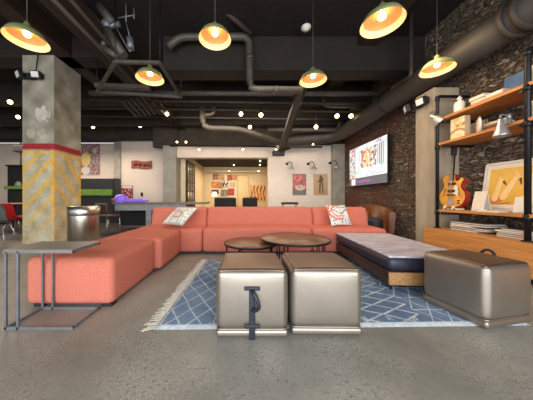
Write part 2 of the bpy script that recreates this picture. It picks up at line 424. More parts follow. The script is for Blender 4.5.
area('shelf_glow', (2.3, 3.0, 2.75), (0, -.75, 0), 1.2, .5, 20, (1, .74, .44))

# ------------------------------------------------------------------ room shell
XR, ZC = 3.75, 4.3
struct('floor', box(BM(), -13, XR + .1, -2.5, 13, -.1, 0), M['floor'])
struct('ceiling', box(BM(), -13, XR + .1, -2.5, 9.6, ZC, ZC + .1), M['ceil'])
struct('wall_right', box(BM(), XR, XR + .25, -2.5, 8.4, 0, ZC), M['rubble'])
struct('wall_left', box(BM(), -13.2, -13, -2.5, 9.6, 0, ZC), M['white'])
struct('wall_back', box(BM(), PX(268, 8.2), XR, 8.2, 8.45, 0, 2.96), M['whitebrick'])
struct('wall_header', box(BM(), PX(176, 8.1), PX(268, 8.2), 8.1, 8.45, PZ(157.5, 8.1), 2.9), M['white'])
struct('wall_upper', box(BM(), -3.5, XR, 8.25, 8.45, 2.9, ZC), M['darkwall'])
struct('wall_back.001', box(BM(), PX(119, 9), -2.7, 9.0, 9.2, 0, 3.34), M['white'])
struct('wall_back.002', box(BM(), -13, PX(119, 9), 9.4, 9.6, 0, 3.34), M['white'])
struct('wall_upper.001', box(BM(), -13, -3.0, 8.95, 9.3, 3.34, ZC), M['darkwall'])
struct('trim_1', box(BM(), PX(114, 8.95), PX(120.5, 8.95), 8.95, 9.4, 0, 3.3), M['conc'])
struct('trim_2', box(BM(), PX(163, 8.0), PX(176, 8.0), 8.0, 8.5, 0, 2.9), M['conc'])
struct('trim_3', box(BM(), PX(333, 8.0), XR, 8.0, 8.2, 0, 2.96), M['conc'])
# room behind the opening
struct('wall_rear', box(BM(), -2.6, 1.6, 12.5, 12.7, 0, 2.75), M['cream'])
struct('wall_rear_left', box(BM(), -2.5, -2.32, 8.5, 12.5, 0, 2.75), M['cream'])
struct('wall_rear_right', box(BM(), 1.3, 1.48, 8.45, 12.5, 0, 2.75), M['cream'])
struct('ceiling_rear', box(BM(), -2.7, 1.6, 8.45, 12.7, 2.72, 2.82), M['ceil'])
struct('trim_4', box(BM(), -2.3, 1.3, 12.1, 12.45, PZ(172, 12.1), 2.7), M['cream'])
# flat door in the rear wall
d = struct('door_2', box(BM(), PX(238, 12.45), PX(248.5, 12.45), 12.44, 12.5, 0, PZ(176, 12.45)), M['doorwood'])
obj('door_frame', box(box(BM(), PX(237, 12.44), PX(238, 12.44), 12.42, 12.5, 0, PZ(175, 12.44)), PX(237, 12.44), PX(248.5, 12.44), 12.42, 12.5, PZ(176, 12.44), PZ(175, 12.44)), M['paper2'], d)
# steel grid door folded against the rear left wall
d = struct('door_1', box(box(box(box(BM(), -2.29, -2.24, 8.55, 8.63, 0, 2.45), -2.29, -2.24, 9.75, 9.83, 0, 2.45), -2.29, -2.24, 8.63, 9.75, 2.37, 2.45), -2.29, -2.24, 8.63, 9.75, 0, .12), M['dark'])
g = BM()
for k in range(1, 3): box(g, -2.285, -2.245, 8.63 + 1.12 * k / 3 - .02, 8.63 + 1.12 * k / 3 + .02, .12, 2.37)
for k in range(1, 6): box(g, -2.285, -2.245, 8.63, 9.75, .12 + 2.25 * k / 6 - .015, .12 + 2.25 * k / 6 + .015)
obj('glazing_bars', g, M['dark'], d)
obj('pane', box(BM(), -2.275, -2.268, 8.63, 9.75, .12, 2.37), M['glass'], d)

# right pilaster
struct('wall_pilaster', box(BM(), 3.30, XR, 3.74, 4.14, 0, 2.88, .012), M['concwarm'])
# ceiling beams
struct('trim_5', box(BM(), PX(163, 4.45), XR, 4.45, 4.85, 3.6, ZC, .01), M['beam'])
struct('trim_6', box(BM(), -13, -2.9, 4.5, 4.9, 3.9, ZC, .01), M['beam'])
struct('trim_7', box(BM(), -2.78, -2.38, -2.5, 8.9, 3.62, 3.86, .01), M['beam2'])
struct('trim_8', box(BM(), -3.92, -3.6, -2.5, 8.9, 3.9, ZC, .01), M['beam2'])
struct('trim_9', box(BM(), 2.35, 2.75, -2.5, 8.2, 4.1, ZC, .01), M['beam2'])
struct('trim_10', box(BM(), -13, XR, 6.3, 6.6, 3.75, ZC, .01), M['beam'])
struct('trim_11', box(BM(), -13, XR, 7.6, 7.85, 3.55, ZC, .01), M['beam'])

# painted concrete column
def col_paint(width, flip):
    def fn(u, v):
        z = v * 3.9; s = (1 - u if flip else u) * width
        n = nz(s * 3, z * 3, 1.3, 2.) ; n2 = nz(s * 3, z * 3, 5., 9.)
        c = lerp(C(132, 124, 104), C(172, 164, 146), .5 + n)
        if 2.5 < z < 2.88:
            d = math.hypot((s - .40) / .16, (z - 2.69) / .17) + n2 * .5
            if d < 1 and not flip: c = lerp(c, C(202, 193, 174), (1 - d) * 3)
        if 2.16 < z < 2.4 and not flip:
            for ss in (.17, .4):
                if math.hypot((s - ss) / .09, (z - 2.28) / .10) + n2 * .4 < 1: c = lerp(c, C(196, 188, 168), .45)
        if z < 1.93:
            c = lerp(lerp(C(176, 160, 122), C(200, 188, 158), .5 + n), C(208, 200, 180), max(0, n2) * .7)
            fade = max(.35, min(1, (z + .1) / 1.1)) * (1 - max(0, n2 - .25) * .8)
            ye = C(222, 174, 78)
            m = 0.
            if 1.86 < z < 1.925 or s < .04 or s > width - .055: m = 1.
            else:
                k = (z - 1.08 * s) if not flip else (z + 1.25 * s)
                k = (k + .16) % (.40 if not flip else .46)
                if k < .12: m = 1.
            c = lerp(c, ye, m * fade)
        if 1.955 < z < 2.085: c = lerp(C(176, 34, 44), C(150, 30, 38), .5 + n2)
        return c
    return fn
cx0, cx1, cy0, cy1 = PX(22.5, 4.44), PX(54, 4.44), 4.44, 5.17
colr = thing('concrete_column', 'square concrete column with red band and yellow diagonal stripes', 'column', ((cx0 + cx1) / 2, (cy0 + cy1) / 2, 0))
colr['kind'] = 'structure'
for a, b, wd, fl in (((cx0, cy0), (cx1, cy0), .65, False), ((cx1, cy0), (cx1, cy1), .73, True), ((cx1, cy1), (cx0, cy1), .65, False), ((cx0, cy1), (cx0, cy0), .73, True)):
    grid('column_face', (a[0], a[1], 0), (b[0], b[1], 0), (a[0], a[1], 3.9), (b[0], b[1], 3.9), 54, 260, col_paint(wd, False) if not fl else
         (lambda f: (lambda u, v: f(1 - u, v)))(col_paint(wd, True)), M['paint'], colr)

# ------------------------------------------------------------------ ceiling services
def pipe(name, pts, r, m, label, cat='pipe', group=None, rad=None, rings=()):
    bm = BM(); tube(bm, bend(pts, rad or r * 2.4), r, 14)
    for (p, t) in rings:   # couplings
        p = Vector(p); t = Vector(t).normalized(); tube(bm, [p - t * r * .5, p + t * r * .5], r * 1.22, 14)
    return own(name, bm, m, label, cat, pts[0], group)
# big round duct along the right wall that turns along the back wall
dx, dz = 3.28, 3.12
du = thing('round_duct', 'large round bronze duct along the stone wall, bending along the back wall', 'duct', (dx, 2.5, dz))
bm = BM(); tube(bm, bend([(dx, -1, dz), (dx, 7.55, dz), (1.4, 7.75, 2.98)], .55, 9), .215, 22); obj('duct_tube', bm, M['duct'], du, True)
for yy in (2.42, 2.55):
    bm = BM(); tube(bm, [(dx, yy, dz), (dx, yy + .05, dz)], .245, 22); obj('flange', bm, M['duct'], du, True)
for yy in (4.9,):
    bm = BM(); box(bm, dx - .02, dx + .02, yy, yy + .03, dz + .2, ZC); tube(bm, [(dx, yy, dz), (dx, yy + .04, dz)], .225, 22); obj('hanger', bm, M['dark'], du, True)
Y = 4.2
pipe('ceiling_pipe', [(PX(168, Y), Y, PZ(47, Y)), (PX(180, Y), Y, PZ(37, Y)), (PX(249, Y), Y, PZ(37, Y)), (PX(250, Y), Y, PZ(89, Y)), (PX(302, Y), Y, PZ(90, Y))], .068, M['pipe'],
     'grey pipe crossing the dark beam, dropping with elbows and running level', rings=[((PX(250, Y), Y, PZ(58, Y)), (0, 0, 1)), ((PX(276, Y), Y, PZ(90, Y)), (1, 0, 0))])
pipe('ceiling_pipe', [(PX(214, 3.9), 3.9, PZ(4, 3.9)), (PX(222, 3.9), 3.9, PZ(9, 3.9)), (PX(251, Y), Y, PZ(34, Y))], .05, M['pipedark'], 'dark diagonal pipe meeting the elbow of the dropped grey pipe')
Y = 5.4
pipe('ceiling_pipe', [(PX(90, Y), Y, PZ(93, Y)), (PX(410, Y), Y, PZ(94, Y))], .06, M['pipe'], 'long level grey pipe just below the first dark cross beam')
Y = 6.8
pipe('ceiling_pipe', [(PX(202, Y), Y, PZ(97, Y)), (PX(203, Y), Y, PZ(128, Y)), (PX(240, Y), Y, PZ(129, Y)), (PX(282, 7.5), 7.5, PZ(143, 7.5))], .09, M['pipe'], 'thick grey pipe dropping with an elbow then sloping toward the brace', rad=.28)
pipe('ceiling_pipe', [(PX(214, Y), Y, PZ(98, Y)), (PX(214, Y), Y, PZ(114, Y)), (PX(203, Y), Y, PZ(115, Y))], .06, M['pipe'], 'short grey branch pipe with elbow beside the thick dropping pipe')
Y = 6.0
pipe('ceiling_pipe', [(PX(323, Y), Y, PZ(96, Y)), (PX(324, Y), Y, PZ(106, Y)), (PX(366, Y), Y, PZ(107, Y))], .05, M['pipe'], 'grey pipe with one elbow right above the paired bulbs near the duct')
Y = 7.2
pipe('ceiling_pipe', [(PX(268, Y), Y, PZ(130, Y)), (PX(338, Y), Y, PZ(130, Y)), (PX(341, Y), Y, PZ(121, Y))], .075, M['duct'], 'level brown pipe turning up at its end above the back wall', rad=.2)
for i, (py, Yv, lab) in enumerate(((104, 5.7, 'thin dark conduit crossing the ceiling, highest of three thin conduits'), (112, 6.2, 'thin dark conduit crossing the ceiling, middle of three thin conduits'), (120, 7.0, 'thin dark conduit crossing the ceiling, lowest of three thin conduits'))):
    pipe('ceiling_conduit', [(PX(82, Yv), Yv, PZ(py - 4, Yv)), (PX(372, Yv), Yv, PZ(py, Yv))], .03, M['pipedark'], lab, 'conduit', 'thin conduits crossing the ceiling')
Y = 8.7
pipe('ceiling_conduit', [(-12.9, Y, PZ(140, Y)), (PX(163, Y), Y, PZ(139.5, Y))], .045, M['black'], 'black conduit along the top of the white games area wall', 'conduit')
pipe('track_rail', [(PX(170, 7.9), 7.9, PZ(145.5, 7.9)), (PX(276, 7.9), 7.9, PZ(146.5, 7.9))], .035, M['black'], 'black lighting rail above the white header', 'track')
pipe('track_rail', [(PX(286, 7.3), 7.3, PZ(147, 7.3)), (PX(322, 7.3), 7.3, PZ(147, 7.3))], .03, M['black'], 'short black lighting rail above the white brick wall', 'track')
pipe('ceiling_pipe', [(PX(20, 2.4), 2.4, 3.55), (PX(20, 2.4) + .05, 8.5, 3.55)], .035, M['pipedark'], 'thin brown pipe running away beside the brown joist over the column')
pipe('ceiling_pipe', [(-2.3, 1.0, 3.58), (-2.3, 8.4, 3.58)], .03, M['pipedark'], 'thin brown pipe along the side of the long brown joist')
# diagonal steel brace
br = thing('ceiling_brace', 'sloping steel channel brace with a clamp at its low end above the back wall', 'brace', (PX(281, 7.4), 7.4, PZ(156, 7.4)))
def bar(bm, p, q, wd, hh):
    p, q = Vector(p), Vector(q); t = (q - p).normalized(); u = t.cross(Vector((0, 0, 1))).normalized(); v = u.cross(t)
    vs = [bm.verts.new(o + u * a * wd / 2 + v * b * hh / 2) for o in (p, q) for a, b in ((-1, -1), (1, -1), (1, 1), (-1, 1))]
    for f in ((3, 2, 1, 0), (4, 5, 6, 7), (0, 1, 5, 4), (1, 2, 6, 5), (2, 3, 7, 6), (3, 0, 4, 7)): bm.faces.new([vs[i] for i in f])
    return bm
A, B = (PX(303, 4.35), 4.35, PZ(84, 4.35)), (PX(281, 7.4), 7.4, PZ(151, 7.4))
obj('channel', bar(BM(), A, B, .14, .05), M['pipe'], br, True)
bm = BM(); bar(bm, (A[0] - .08, A[1], A[2]), (B[0] - .08, B[1], B[2]), .02, .13); bar(bm, (A[0] + .08, A[1], A[2]), (B[0] + .08, B[1], B[2]), .02, .13)
obj('channel_flange', bm, M['pipedark'], br, True)
bm = BM(); box(bm, B[0] - .28, B[0] + .12, B[1] - .1, B[1] + .15, B[2] - .16, B[2] + .02, .02); tube(bm, [(B[0] - .3, B[1] - .05, B[2] - .1), (B[0] + .3, B[1], B[2] + .12)], .06)
obj('clamp', bm, M['black'], br, True)
# hung strut frame with slatted tray
fr = thing('strut_frame', 'hung steel strut frame with a slatted tray beside the green pendant', 'frame', (PX(140, 4.), 4., 3.0))
q = [(PX(115, 3.6), 3.6, PZ(62, 3.6)), (PX(160, 3.6), 3.6, PZ(63, 3.6)), (PX(181, 4.6), 4.6, PZ(97, 4.6)), (PX(97, 4.6), 4.6, PZ(92, 4.6))]
bm = BM()
for a, b in zip(q, q[1:] + q[:1]): bar(bm, a, b, .05, .05)
bar(bm, (PX(96, 4.6), 4.6, PZ(86, 4.6)), (PX(150, 4.6), 4.6, PZ(88, 4.6)), .12, .08)
obj('strut', bm, M['pipe'], fr, True)
bm = BM()
for k in range(5):
    a = (PX(122 + k * 5, 5.4), 5.4, PZ(101 - k, 5.4)); b = (PX(137 + k * 4.5, 6.2), 6.2, PZ(117 - k * .5, 6.2)); bar(bm, a, b, .07, .02)
obj('slatted_tray', bm, M['duct'], fr, True)
for p in q: obj('hanger', tube(BM(), [p, (p[0], p[1], ZC)], .008, 6), M['dark'], fr, True)
# jointed grey pipes beside the joist
Y = 3.7
pj = thing('jointed_pipes', 'cluster of pale grey jointed pipes hung beside the long brown joist', 'pipe', (PX(98, Y), Y, PZ(28, Y)))
bm = BM()
for (a, b) in (((80, 4), (99, 26)), ((100, 7), (114, 25)), ((107, 30), (124, 56))): tube(bm, [(PX(a[0], Y), Y, PZ(a[1], Y)), (PX(b[0], Y), Y, PZ(b[1], Y))], .075, 14)
obj('pipe_run', bm, M['pipe'], pj, True)
bm = BM(); sphere(bm, (PX(97, Y), Y - .02, PZ(28, Y)), .1); sphere(bm, (PX(107, Y), Y, PZ(25, Y)), .09); tube(bm, [(PX(95, Y), Y, PZ(28, Y)), (PX(120, Y), Y, PZ(24, Y))], .045); obj('joint', bm, M['steelgrey'], pj, True)
bm = BM(); tube(bm, [(PX(104.5, Y), Y, PZ(34, Y)), (PX(104, Y), Y, PZ(48, Y))], .05); tube(bm, [(PX(104, Y), Y, PZ(48, Y)), (PX(119, Y), Y, PZ(58, Y))], .055); obj('branch', bm, M['pipe'], pj, True)
bm = BM(); tube(bm, bend([(PX(116, Y), Y, PZ(27, Y)), (PX(123, Y), Y, PZ(40, Y)), (PX(130, Y), Y, PZ(52, Y)), (PX(131, Y), Y, PZ(49, Y))], .1), .012, 6); tube(bm, [(PX(126, Y), Y, PZ(22, Y)), (PX(130, Y), Y, PZ(38, Y))], .01, 6); obj('cable', bm, M['steelgrey'], pj, True)
bm = BM(); tube(bm, [(PX(130, Y), Y, PZ(38, Y)), (PX(131, Y), Y, PZ(49, Y))], .055, 12); obj('capsule', bm, M['steelgrey'], pj, True)
bm = BM(); tube(bm, [(PX(118, Y), Y, PZ(18, Y)), (PX(135, Y), Y, PZ(15, Y))], .012, 6); tube(bm, [(PX(134, Y), Y, PZ(8, Y)), (PX(134, Y), Y, PZ(19, Y))], .01, 6); obj('bracket', bm, M['steelgrey'], pj, True)
for px_, py_ in ((126, 22), (81, 5), (101, 9)): obj('hanger', tube(BM(), [(PX(px_, Y), Y, PZ(py_, Y)), (PX(px_, Y), Y, ZC)], .012, 6), M['steelgrey'], pj, True)
# electrical conduit loop near the duct
pipe('ceiling_pipe', [(PX(411, 3.9), 3.9, ZC), (PX(411, 3.9), 3.9, PZ(76, 3.9)), (PX(397, 4.3), 4.3, PZ(84, 4.3)), (PX(392, 4.5), 4.5, PZ(88, 4.5)), (PX(398, 4.6), 4.6, PZ(96, 4.6))], .035, M['pipedark'], 'dark looping conduit in front of the large round duct')
# smoke detector
sd = thing('smoke_detector', 'round white smoke detector on the dark ceiling between the pendants', 'detector', (PX(306, 4.0), 4.0, PZ(28, 4.0)))
bm = BM(); lathe(bm, [(.001, -.05), (.05, -.045), (.06, -.02), (.085, -.015), (.09, .02), (.001, .025)], 24); obj('housing', bm, M['whiteitem'], sd)
bm = BM(); tube(bm, [(0, 0, .02), (0, 0, ZC - PZ(28, 4.0))], .012, 8); obj('conduit', bm, M['pipedark'], sd)

# ------------------------------------------------------------------ pendant lamps
def pendant():
    t = thing('pendant_lamp', 'x', 'lamp', (0, 0, 0), 0, 'green enamel pendants over the lounge')
    bm = BM(); lathe(bm, [(.04, .108), (.055, .096), (.10, .085), (.14, .069), (.165, .047), (.178, .026), (.207, -.030), (.203, -.031)], 40); obj('lamp_shade', bm, M['green'], t)
    bm = BM(); lathe(bm, [(.170, .024), (.160, .041), (.136, .063), (.10, .079), (.052, .090), (.03, .098)], 40); obj('reflector', bm, M['lining'], t)
    bm = BM(); lathe(bm, [(.203, -.031), (.174, .022), (.170, .024)], 40); obj('rim_lining', bm, M['rimlining'], t)
    bm = BM(); lathe(bm, [(.001, .19), (.012, .19), (.016, .177), (.028, .172), (.03, .153), (.036, .148), (.036, .13), (.042, .125), (.042, .104), (.001, .104)], 20); obj('lamp_cap', bm, M['green'], t)
    bm = BM(); lathe(bm, [(.001, .016), (.022, .018), (.034, .028), (.038, .044), (.034, .062), (.022, .078), (.018, .094)], 20); obj('bulb', bm, M['bulb'], t)
    bm = BM(); tube(bm, [(0, 0, .19), (0, 0, 1.5)], .004, 6); obj('cord', bm, M['pipe'], t)
    return t
pen = [(27, 38, 2.80, 'green pendant lamp hanging in front of the striped concrete column'),
       (215, 37, 3.0, 'pendant lamp hanging before the dark cross beam, above the leather cubes'),
       (382, 21, 2.78, 'large pendant lamp between the white smoke detector and the round duct'),
       (150, 77, 2.80, 'green pendant lamp hanging beside the steel strut frame'),
       (313, 79, 2.80, 'small green pendant lamp hanging just below the smoke detector'),
       (437, 68, 2.82, 'pendant lamp hanging against the large round duct near the shelving')]
p0 = pendant()
for i, (px, py, z, lab) in enumerate(pen):
    o = p0 if i == 0 else copy_tree(p0)
    Yp = (z - H) * F / (CY - py); o.location = (PX(px, Yp), Yp, z); o['label'] = lab

# ------------------------------------------------------------------ bare bulbs under the far ceiling
def spot():
    t = thing('ceiling_bulb', 'x', 'lamp', (0, 0, 0), 0, 'small glowing bulbs under the far ceiling')
    bm = BM(); sphere(bm, (0, 0, 0), .058, 14, 8); obj('bulb', bm, M['spotbulb'], t)
    bm = BM(); lathe(bm, [(.03, .04), (.034, .06), (.03, .13), (.001, .135)], 12); obj('socket', bm, M['black'], t)
    bm = BM(); tube(bm, [(0, 0, .13), (0, 0, .5)], .008, 6); obj('stem', bm, M['black'], t)
    return t
s0 = spot()
spots = [(10, 102, 6., 'glowing bulb just beside the striped column, upper of two'), (18, 117, 7., 'glowing bulb just beside the striped column, lower of two'),
         (93, 127, 8.2, 'glowing ceiling bulb above the bright poster behind the column'), (140, 126, 8., 'glowing ceiling bulb above the dark red wall plaque'),
         (167, 114, 6.6, 'lone ceiling bulb between the slatted tray and the thick pipe'), (177, 142, 7.9, 'ceiling bulb over the concrete pier, first of a close pair'), (186, 142, 7.9, 'ceiling bulb beside the concrete pier, second of a close pair'),
         (241, 114, 6.4, 'glowing ceiling bulb above the opening, smaller of the upper two'), (261, 115, 6., 'brightest ceiling bulb above the opening'), (250, 127, 7.2, 'ceiling bulb hanging lower between two bulbs above the opening'),
         (337, 116, 6., 'ceiling bulb near the round duct, first of a bright pair'), (351, 116, 6., 'ceiling bulb near the round duct, second of a bright pair'), (346, 128, 7., 'small ceiling bulb under the bright pair near the duct'), (316, 127, 6.6, 'ceiling bulb on the level brown pipe above the posters'),
         (313, 144, 7.6, 'small bulb under the duct above the tan figure poster'), (199, 149.5, 7.75, 'bulb lighting the white header near the steel grid door'), (243, 149.5, 7.75, 'bulb lighting the white header near its middle'), (276, 150, 7.6, 'bulb beside the low end of the diagonal brace'),
         (234, 165, 11., 'bright bulb inside the rear room, above the picture wall'), (229, 171, 11.9, 'small bulb inside the rear room, right over the pictures'), (260, 161, 10., 'rear room bulb near the opening jamb, upper of three'), (260, 165, 10.6, 'rear room bulb near the opening jamb, middle of three'), (258.5, 171, 11.9, 'rear room bulb near the opening jamb, lowest of three')]
for i, (px, py, Yv, lab) in enumerate(spots):
    o = s0 if i == 0 else copy_tree(s0)
    o.location = (PX(px, Yv), Yv, PZ(py, Yv)); o['label'] = lab
    if Yv > 9 or py > 140: o.scale = (.62, .62, .62)
    top = (2.72 if Yv > 9 else 3.55)
    for ch in o.children:
        if ch.name.startswith('stem'):
            ch.scale.z = max(.3, (top - o.location.z) / .5 / o.scale.z)
            ch.location.z = .13 * (1 - ch.scale.z)

# ------------------------------------------------------------------ sofa
sofa = thing('sectional_sofa', 'long coral fabric sectional sofa with low back and side chaise', 'sofa', (.27, 3.9, 0))
def cush(name, x0, x1, y0, y1, z0, z1, r, puff, fn=None):
    return obj(name, rbox(BM(), x0, x1, y0, y1, z0, z1, r, puff, 8, 4, fn), M['coral'], sofa, True)
cush('chaise_module', -1.90, -1.14, 1.862, 2.755, .022, .425, .05, (.008, .008, .018))
cush('chaise_module', -1.88, -1.065, 2.765, 3.635, .03, .42, .05, (.008, .008, .022))
cush('seat', -1.88, -.715, 3.645, 4.5, .03, .42, .05, (.006, .008, .02))
cush('seat', -.705, 1.16, 3.645, 4.5, .03, .425, .05, (.006, .008, .025))
cush('seat', 1.17, 2.43, 3.645, 4.5, .03, .42, .05, (.006, .008, .025))
def lean(p):
    t = (p.z - .4) / .37
    return Vector((p.x, p.y + .09 * t * (1 if p.y < 4.3 else .3), p.z))
cush('backrest', -1.80, -.735, 4.14, 4.44, .36, .765, .05, (.01, .015, .006), lean)
cush('backrest', -.72, 1.335, 4.14, 4.44, .36, .768, .05, (.01, .018, .006), lean)
cush('backrest', 1.35, 2.41, 4.14, 4.44, .36, .765, .05, (.01, .015, .006), lean)
bm = BM(); box(bm, -1.85, -1.19, 1.94, 3.66, 0.004, .05); box(bm, -1.85, 2.38, 3.66, 4.46, 0.004, .05); obj('plinth', bm, M['black'], sofa, True)
for x, y in ((-1.84, 1.90), (-1.25, 1.90)):
    obj('foot', box(BM(), x, x + .09, y - .02, y + .06, 0, .045), M['black'], sofa, True)

# scatter cushions
def cushion(name, lab, c, wd, hh, rot, fn):
    t = thing(name, lab, 'cushion', c)
    R = rot
    def make(sgn):
        def bulge(p, u, v):
            a, b = u * 2 - 1, v * 2 - 1
            th = .065 * (max(0, 1 - a * a) * max(0, 1 - b * b)) ** .45
            pin = 1 - .05 * (1 - b * b) * abs(a) ** 3 ; pin2 = 1 - .05 * (1 - a * a) * abs(b) ** 3
            return Vector(c) + R @ Vector((a * wd / 2 * pin, sgn * th, b * hh / 2 * pin2))
        return bulge
    for sgn, nm in ((-1, 'printed_front'), (1, 'cushion_back')):
        o = grid(nm, (0, 0, 0), (1, 0, 0), (0, 0, 1), (1, 0, 1), 40, 40, fn if sgn < 0 else (lambda u, v: C(214, 206, 190)), M['print'], t, make(sgn))
        for p in o.data.polygons: p.use_smooth = True
    return t
def pat1(u, v):
    g = C(222, 216, 204)
    gu, gv = (u * 3) % 1, (v * 3) % 1
    if gu < .1 or gv < .1: return C(168, 172, 160)
    d = math.hypot(u - .5, v - .45)
    if .12 < d < .2: return C(206, 128, 112)
    if nz(u, v, 14, 3) > .18: return C(150, 158, 150)
    return g
def pat2(u, v):
    g = C(226, 222, 214)
    d = math.hypot(u - .42, v - .68)
    if u < .6 and (.38 < d < .47 or .25 < d < .31): return C(220, 122, 96)
    if .1 < d < .16: return C(200, 190, 176)
    if abs(v - .62 - .1 * math.sin(u * 9)) < .035 or abs(v - .85 + .03 * math.sin(u * 12)) < .025: return C(120, 132, 142)
    if v < .45 and nz(u, v, 11, 7) > .16: return C(140, 158, 176)
    return g
R1 = Matrix.Rotation(-.48, 3, 'Z') @ Matrix.Rotation(-.95, 3, 'X')
cushion('patterned_cushion', 'cream patterned cushion leaning back near the chaise corner of the sofa', (PX(180, 3.86), 3.86, .630), .49, .48, R1, pat1)
R2 = Matrix.Rotation(.25, 3, 'Z') @ Matrix.Rotation(-.45, 3, 'X')
cushion('patterned_cushion', 'white cushion with coral arcs leaning at the daybed end of the sofa', (PX(338.5, 3.97), 3.97, .635), .42, .40, R2, pat2)

# ------------------------------------------------------------------ leather cubes
def cube(lab, c, rz, sx, sy, hh, z0=.0):
    t = thing('leather_ottoman', lab, 'ottoman', (c[0], c[1], z0), rz, 'bronze leather cube ottomans')
    obj('body', rbox(BM(), -sx / 2, sx / 2, -sy / 2, sy / 2, .05, hh, .042, (.012, .012, .012), 8, 5), M['bronze'], t)
    obj('top_panel', rbox(BM(), -sx / 2 + .012, sx / 2 - .012, -sy / 2 + .012, sy / 2 - .012, hh - .03, hh + .0035, .03, (0, 0, .0125), 8, 5), M['bronzetop'], t)  # added skin holding the darker, shaded tone of the top
    obj('base_band', rbox(BM(), -sx / 2 - .002, sx / 2 + .002, -sy / 2 - .002, sy / 2 + .002, .0, .054, .021, (0, 0, 0), 4, 3), M['bronze'], t)
    bm = BM(); a, b, r = sx / 2 - .004, sy / 2 - .004, .035
    loop = bend([(-a, 0, 0), (-a, -b, 0), (a, -b, 0), (a, b, 0), (-a, b, 0), (-a, 0, 0)], r, 4)
    tube(bm, [p + Vector((0, 0, hh - .036)) for p in loop], .0045, 8, False)
    obj('piping', bm, M['bronze'], t)
    bm = BM(); tube(bm, [p + Vector((0, 0, .058)) for p in loop], .005, 8, False)
    obj('piping', bm, M['bronze'], t)
    return t
o1 = cube('bronze leather cube ottoman with navy strap handle on its front', (.054, 1.672), .0, .482, .47, .452, .0125)
o2 = cube('plain bronze leather cube ottoman next to the strapped cube', (.569, 1.690), -.012, .480, .458, .452, .0125)
o3 = cube('bronze leather cube ottoman in front of the oak cabinet', (1.905, 1.795), .20, .455, .455, .448, .012)
fy = -.47 / 2 - .012
st = obj('strap', rbox(BM(), -.02, .02, fy - .012, fy, .0, .335, .005, (0, 0, 0), 3, 2), M['strap'], o1)
bm = BM()   # slack loop of the handle
tube(bm, bend([(-.004, fy - .014, .33), (.03, fy - .045, .29), (.045, fy - .05, .235), (.022, fy - .03, .205), (.0, fy - .012, .20)], .04), .013, 8); obj('handle_loop', bm, M['strap'], st)
for za in (.328, .078): obj('strap_tab', rbox(BM(), -.052, .052, fy - .016, fy + .004, za, za + .024, .006, (0, 0, 0), 3, 2), M['strap'], st)
bm = BM(); tube(bm, bend([(.236, -.02, .38), (.252, .0, .455), (.256, .03, .482), (.256, .06, .482), (.252, .09, .455), (.236, .11, .38)], .02), .011, 8); hs = obj('strap', bm, M['strap'], o3)

# ------------------------------------------------------------------ side table
t = thing('side_table', 'grey steel side table with thin slab top beside the chaise end', 'table', (-1.48, 1.71, 0))
x0, x1, y0, y1, zt = -1.735, -1.235, 1.545, 1.852, .578
obj('tabletop', box(BM(), x0, x1, y0, y1, zt - .013, zt, .002), M['slate'], t, True)
def sq(bm, x, y, z0, z1, r=.0068): return box(bm, x - r, x + r, y - r, y + r, z0, z1)
for x, y in ((x0 + .012, y0 + .012), (x0 + .10, y0 + .012), (x0 + .012, y1 - .012), (x0 + .10, y1 - .012)):
    obj('leg', sq(BM(), x, y, 0, zt - .013), M['steelgrey'], t, True)
bm = BM(); r = .0068
for yy in (y0 + .012, y1 - .012): box(bm, x0 + .005, x1, yy - r, yy + r, 0, .018)
for xx in (x1 - r, x0 + .012): box(bm, xx - r, xx + r, y0 + .01, y1 - .01, 0, .018)
obj('base_frame', bm, M['steelgrey'], t, True)
bm = BM()
for yy in (y0 + .012, y1 - .012): box(bm, x0, x1, yy - r, yy + r, zt - .026, zt - .013)
for xx in (x1 - r, x0 + r): box(bm, xx - r, xx + r, y0, y1, zt - .026, zt - .013)
obj('top_frame', bm, M['steelgrey'], t, True)

# ------------------------------------------------------------------ coffee tables
def coffee(lab, c, rad, h):
    t = thing('coffee_table', lab, 'table', (c[0], c[1], .012), 0, 'nesting round coffee tables')
    h -= .012
    bm = BM(); lathe(bm, [(.001, h), (rad - .008, h), (rad - .006, h - .004), (.001, h - .004)], 64); obj('tabletop', bm, M['tabletop'], t)
    bm = BM(); lathe(bm, [(rad - .006, h + .002), (rad, h), (rad, h - .022), (rad - .02, h - .022), (rad - .02, h - .006)], 64); obj('rim', bm, M['dark'], t)
    for a in (.45, 1.95, 4.25, 5.4) if rad > .4 else (2.0, 3.05, 4.3, 5.6):
        bm = BM()
        for da in (-.05, .05):
            x, y = (rad - .03) * math.cos(a + da), (rad - .03) * math.sin(a + da); tube(bm, [(x, y, 0), (x, y, h - .01)], .009, 8)
        obj('leg', bm, M['dark'], t)
    return t
coffee('larger higher round bronze coffee table overlapping the small one', (.64, 2.72), .43, .445)
coffee('smaller lower round bronze coffee table tucked under the large one', (.085, 2.80), .345, .375)

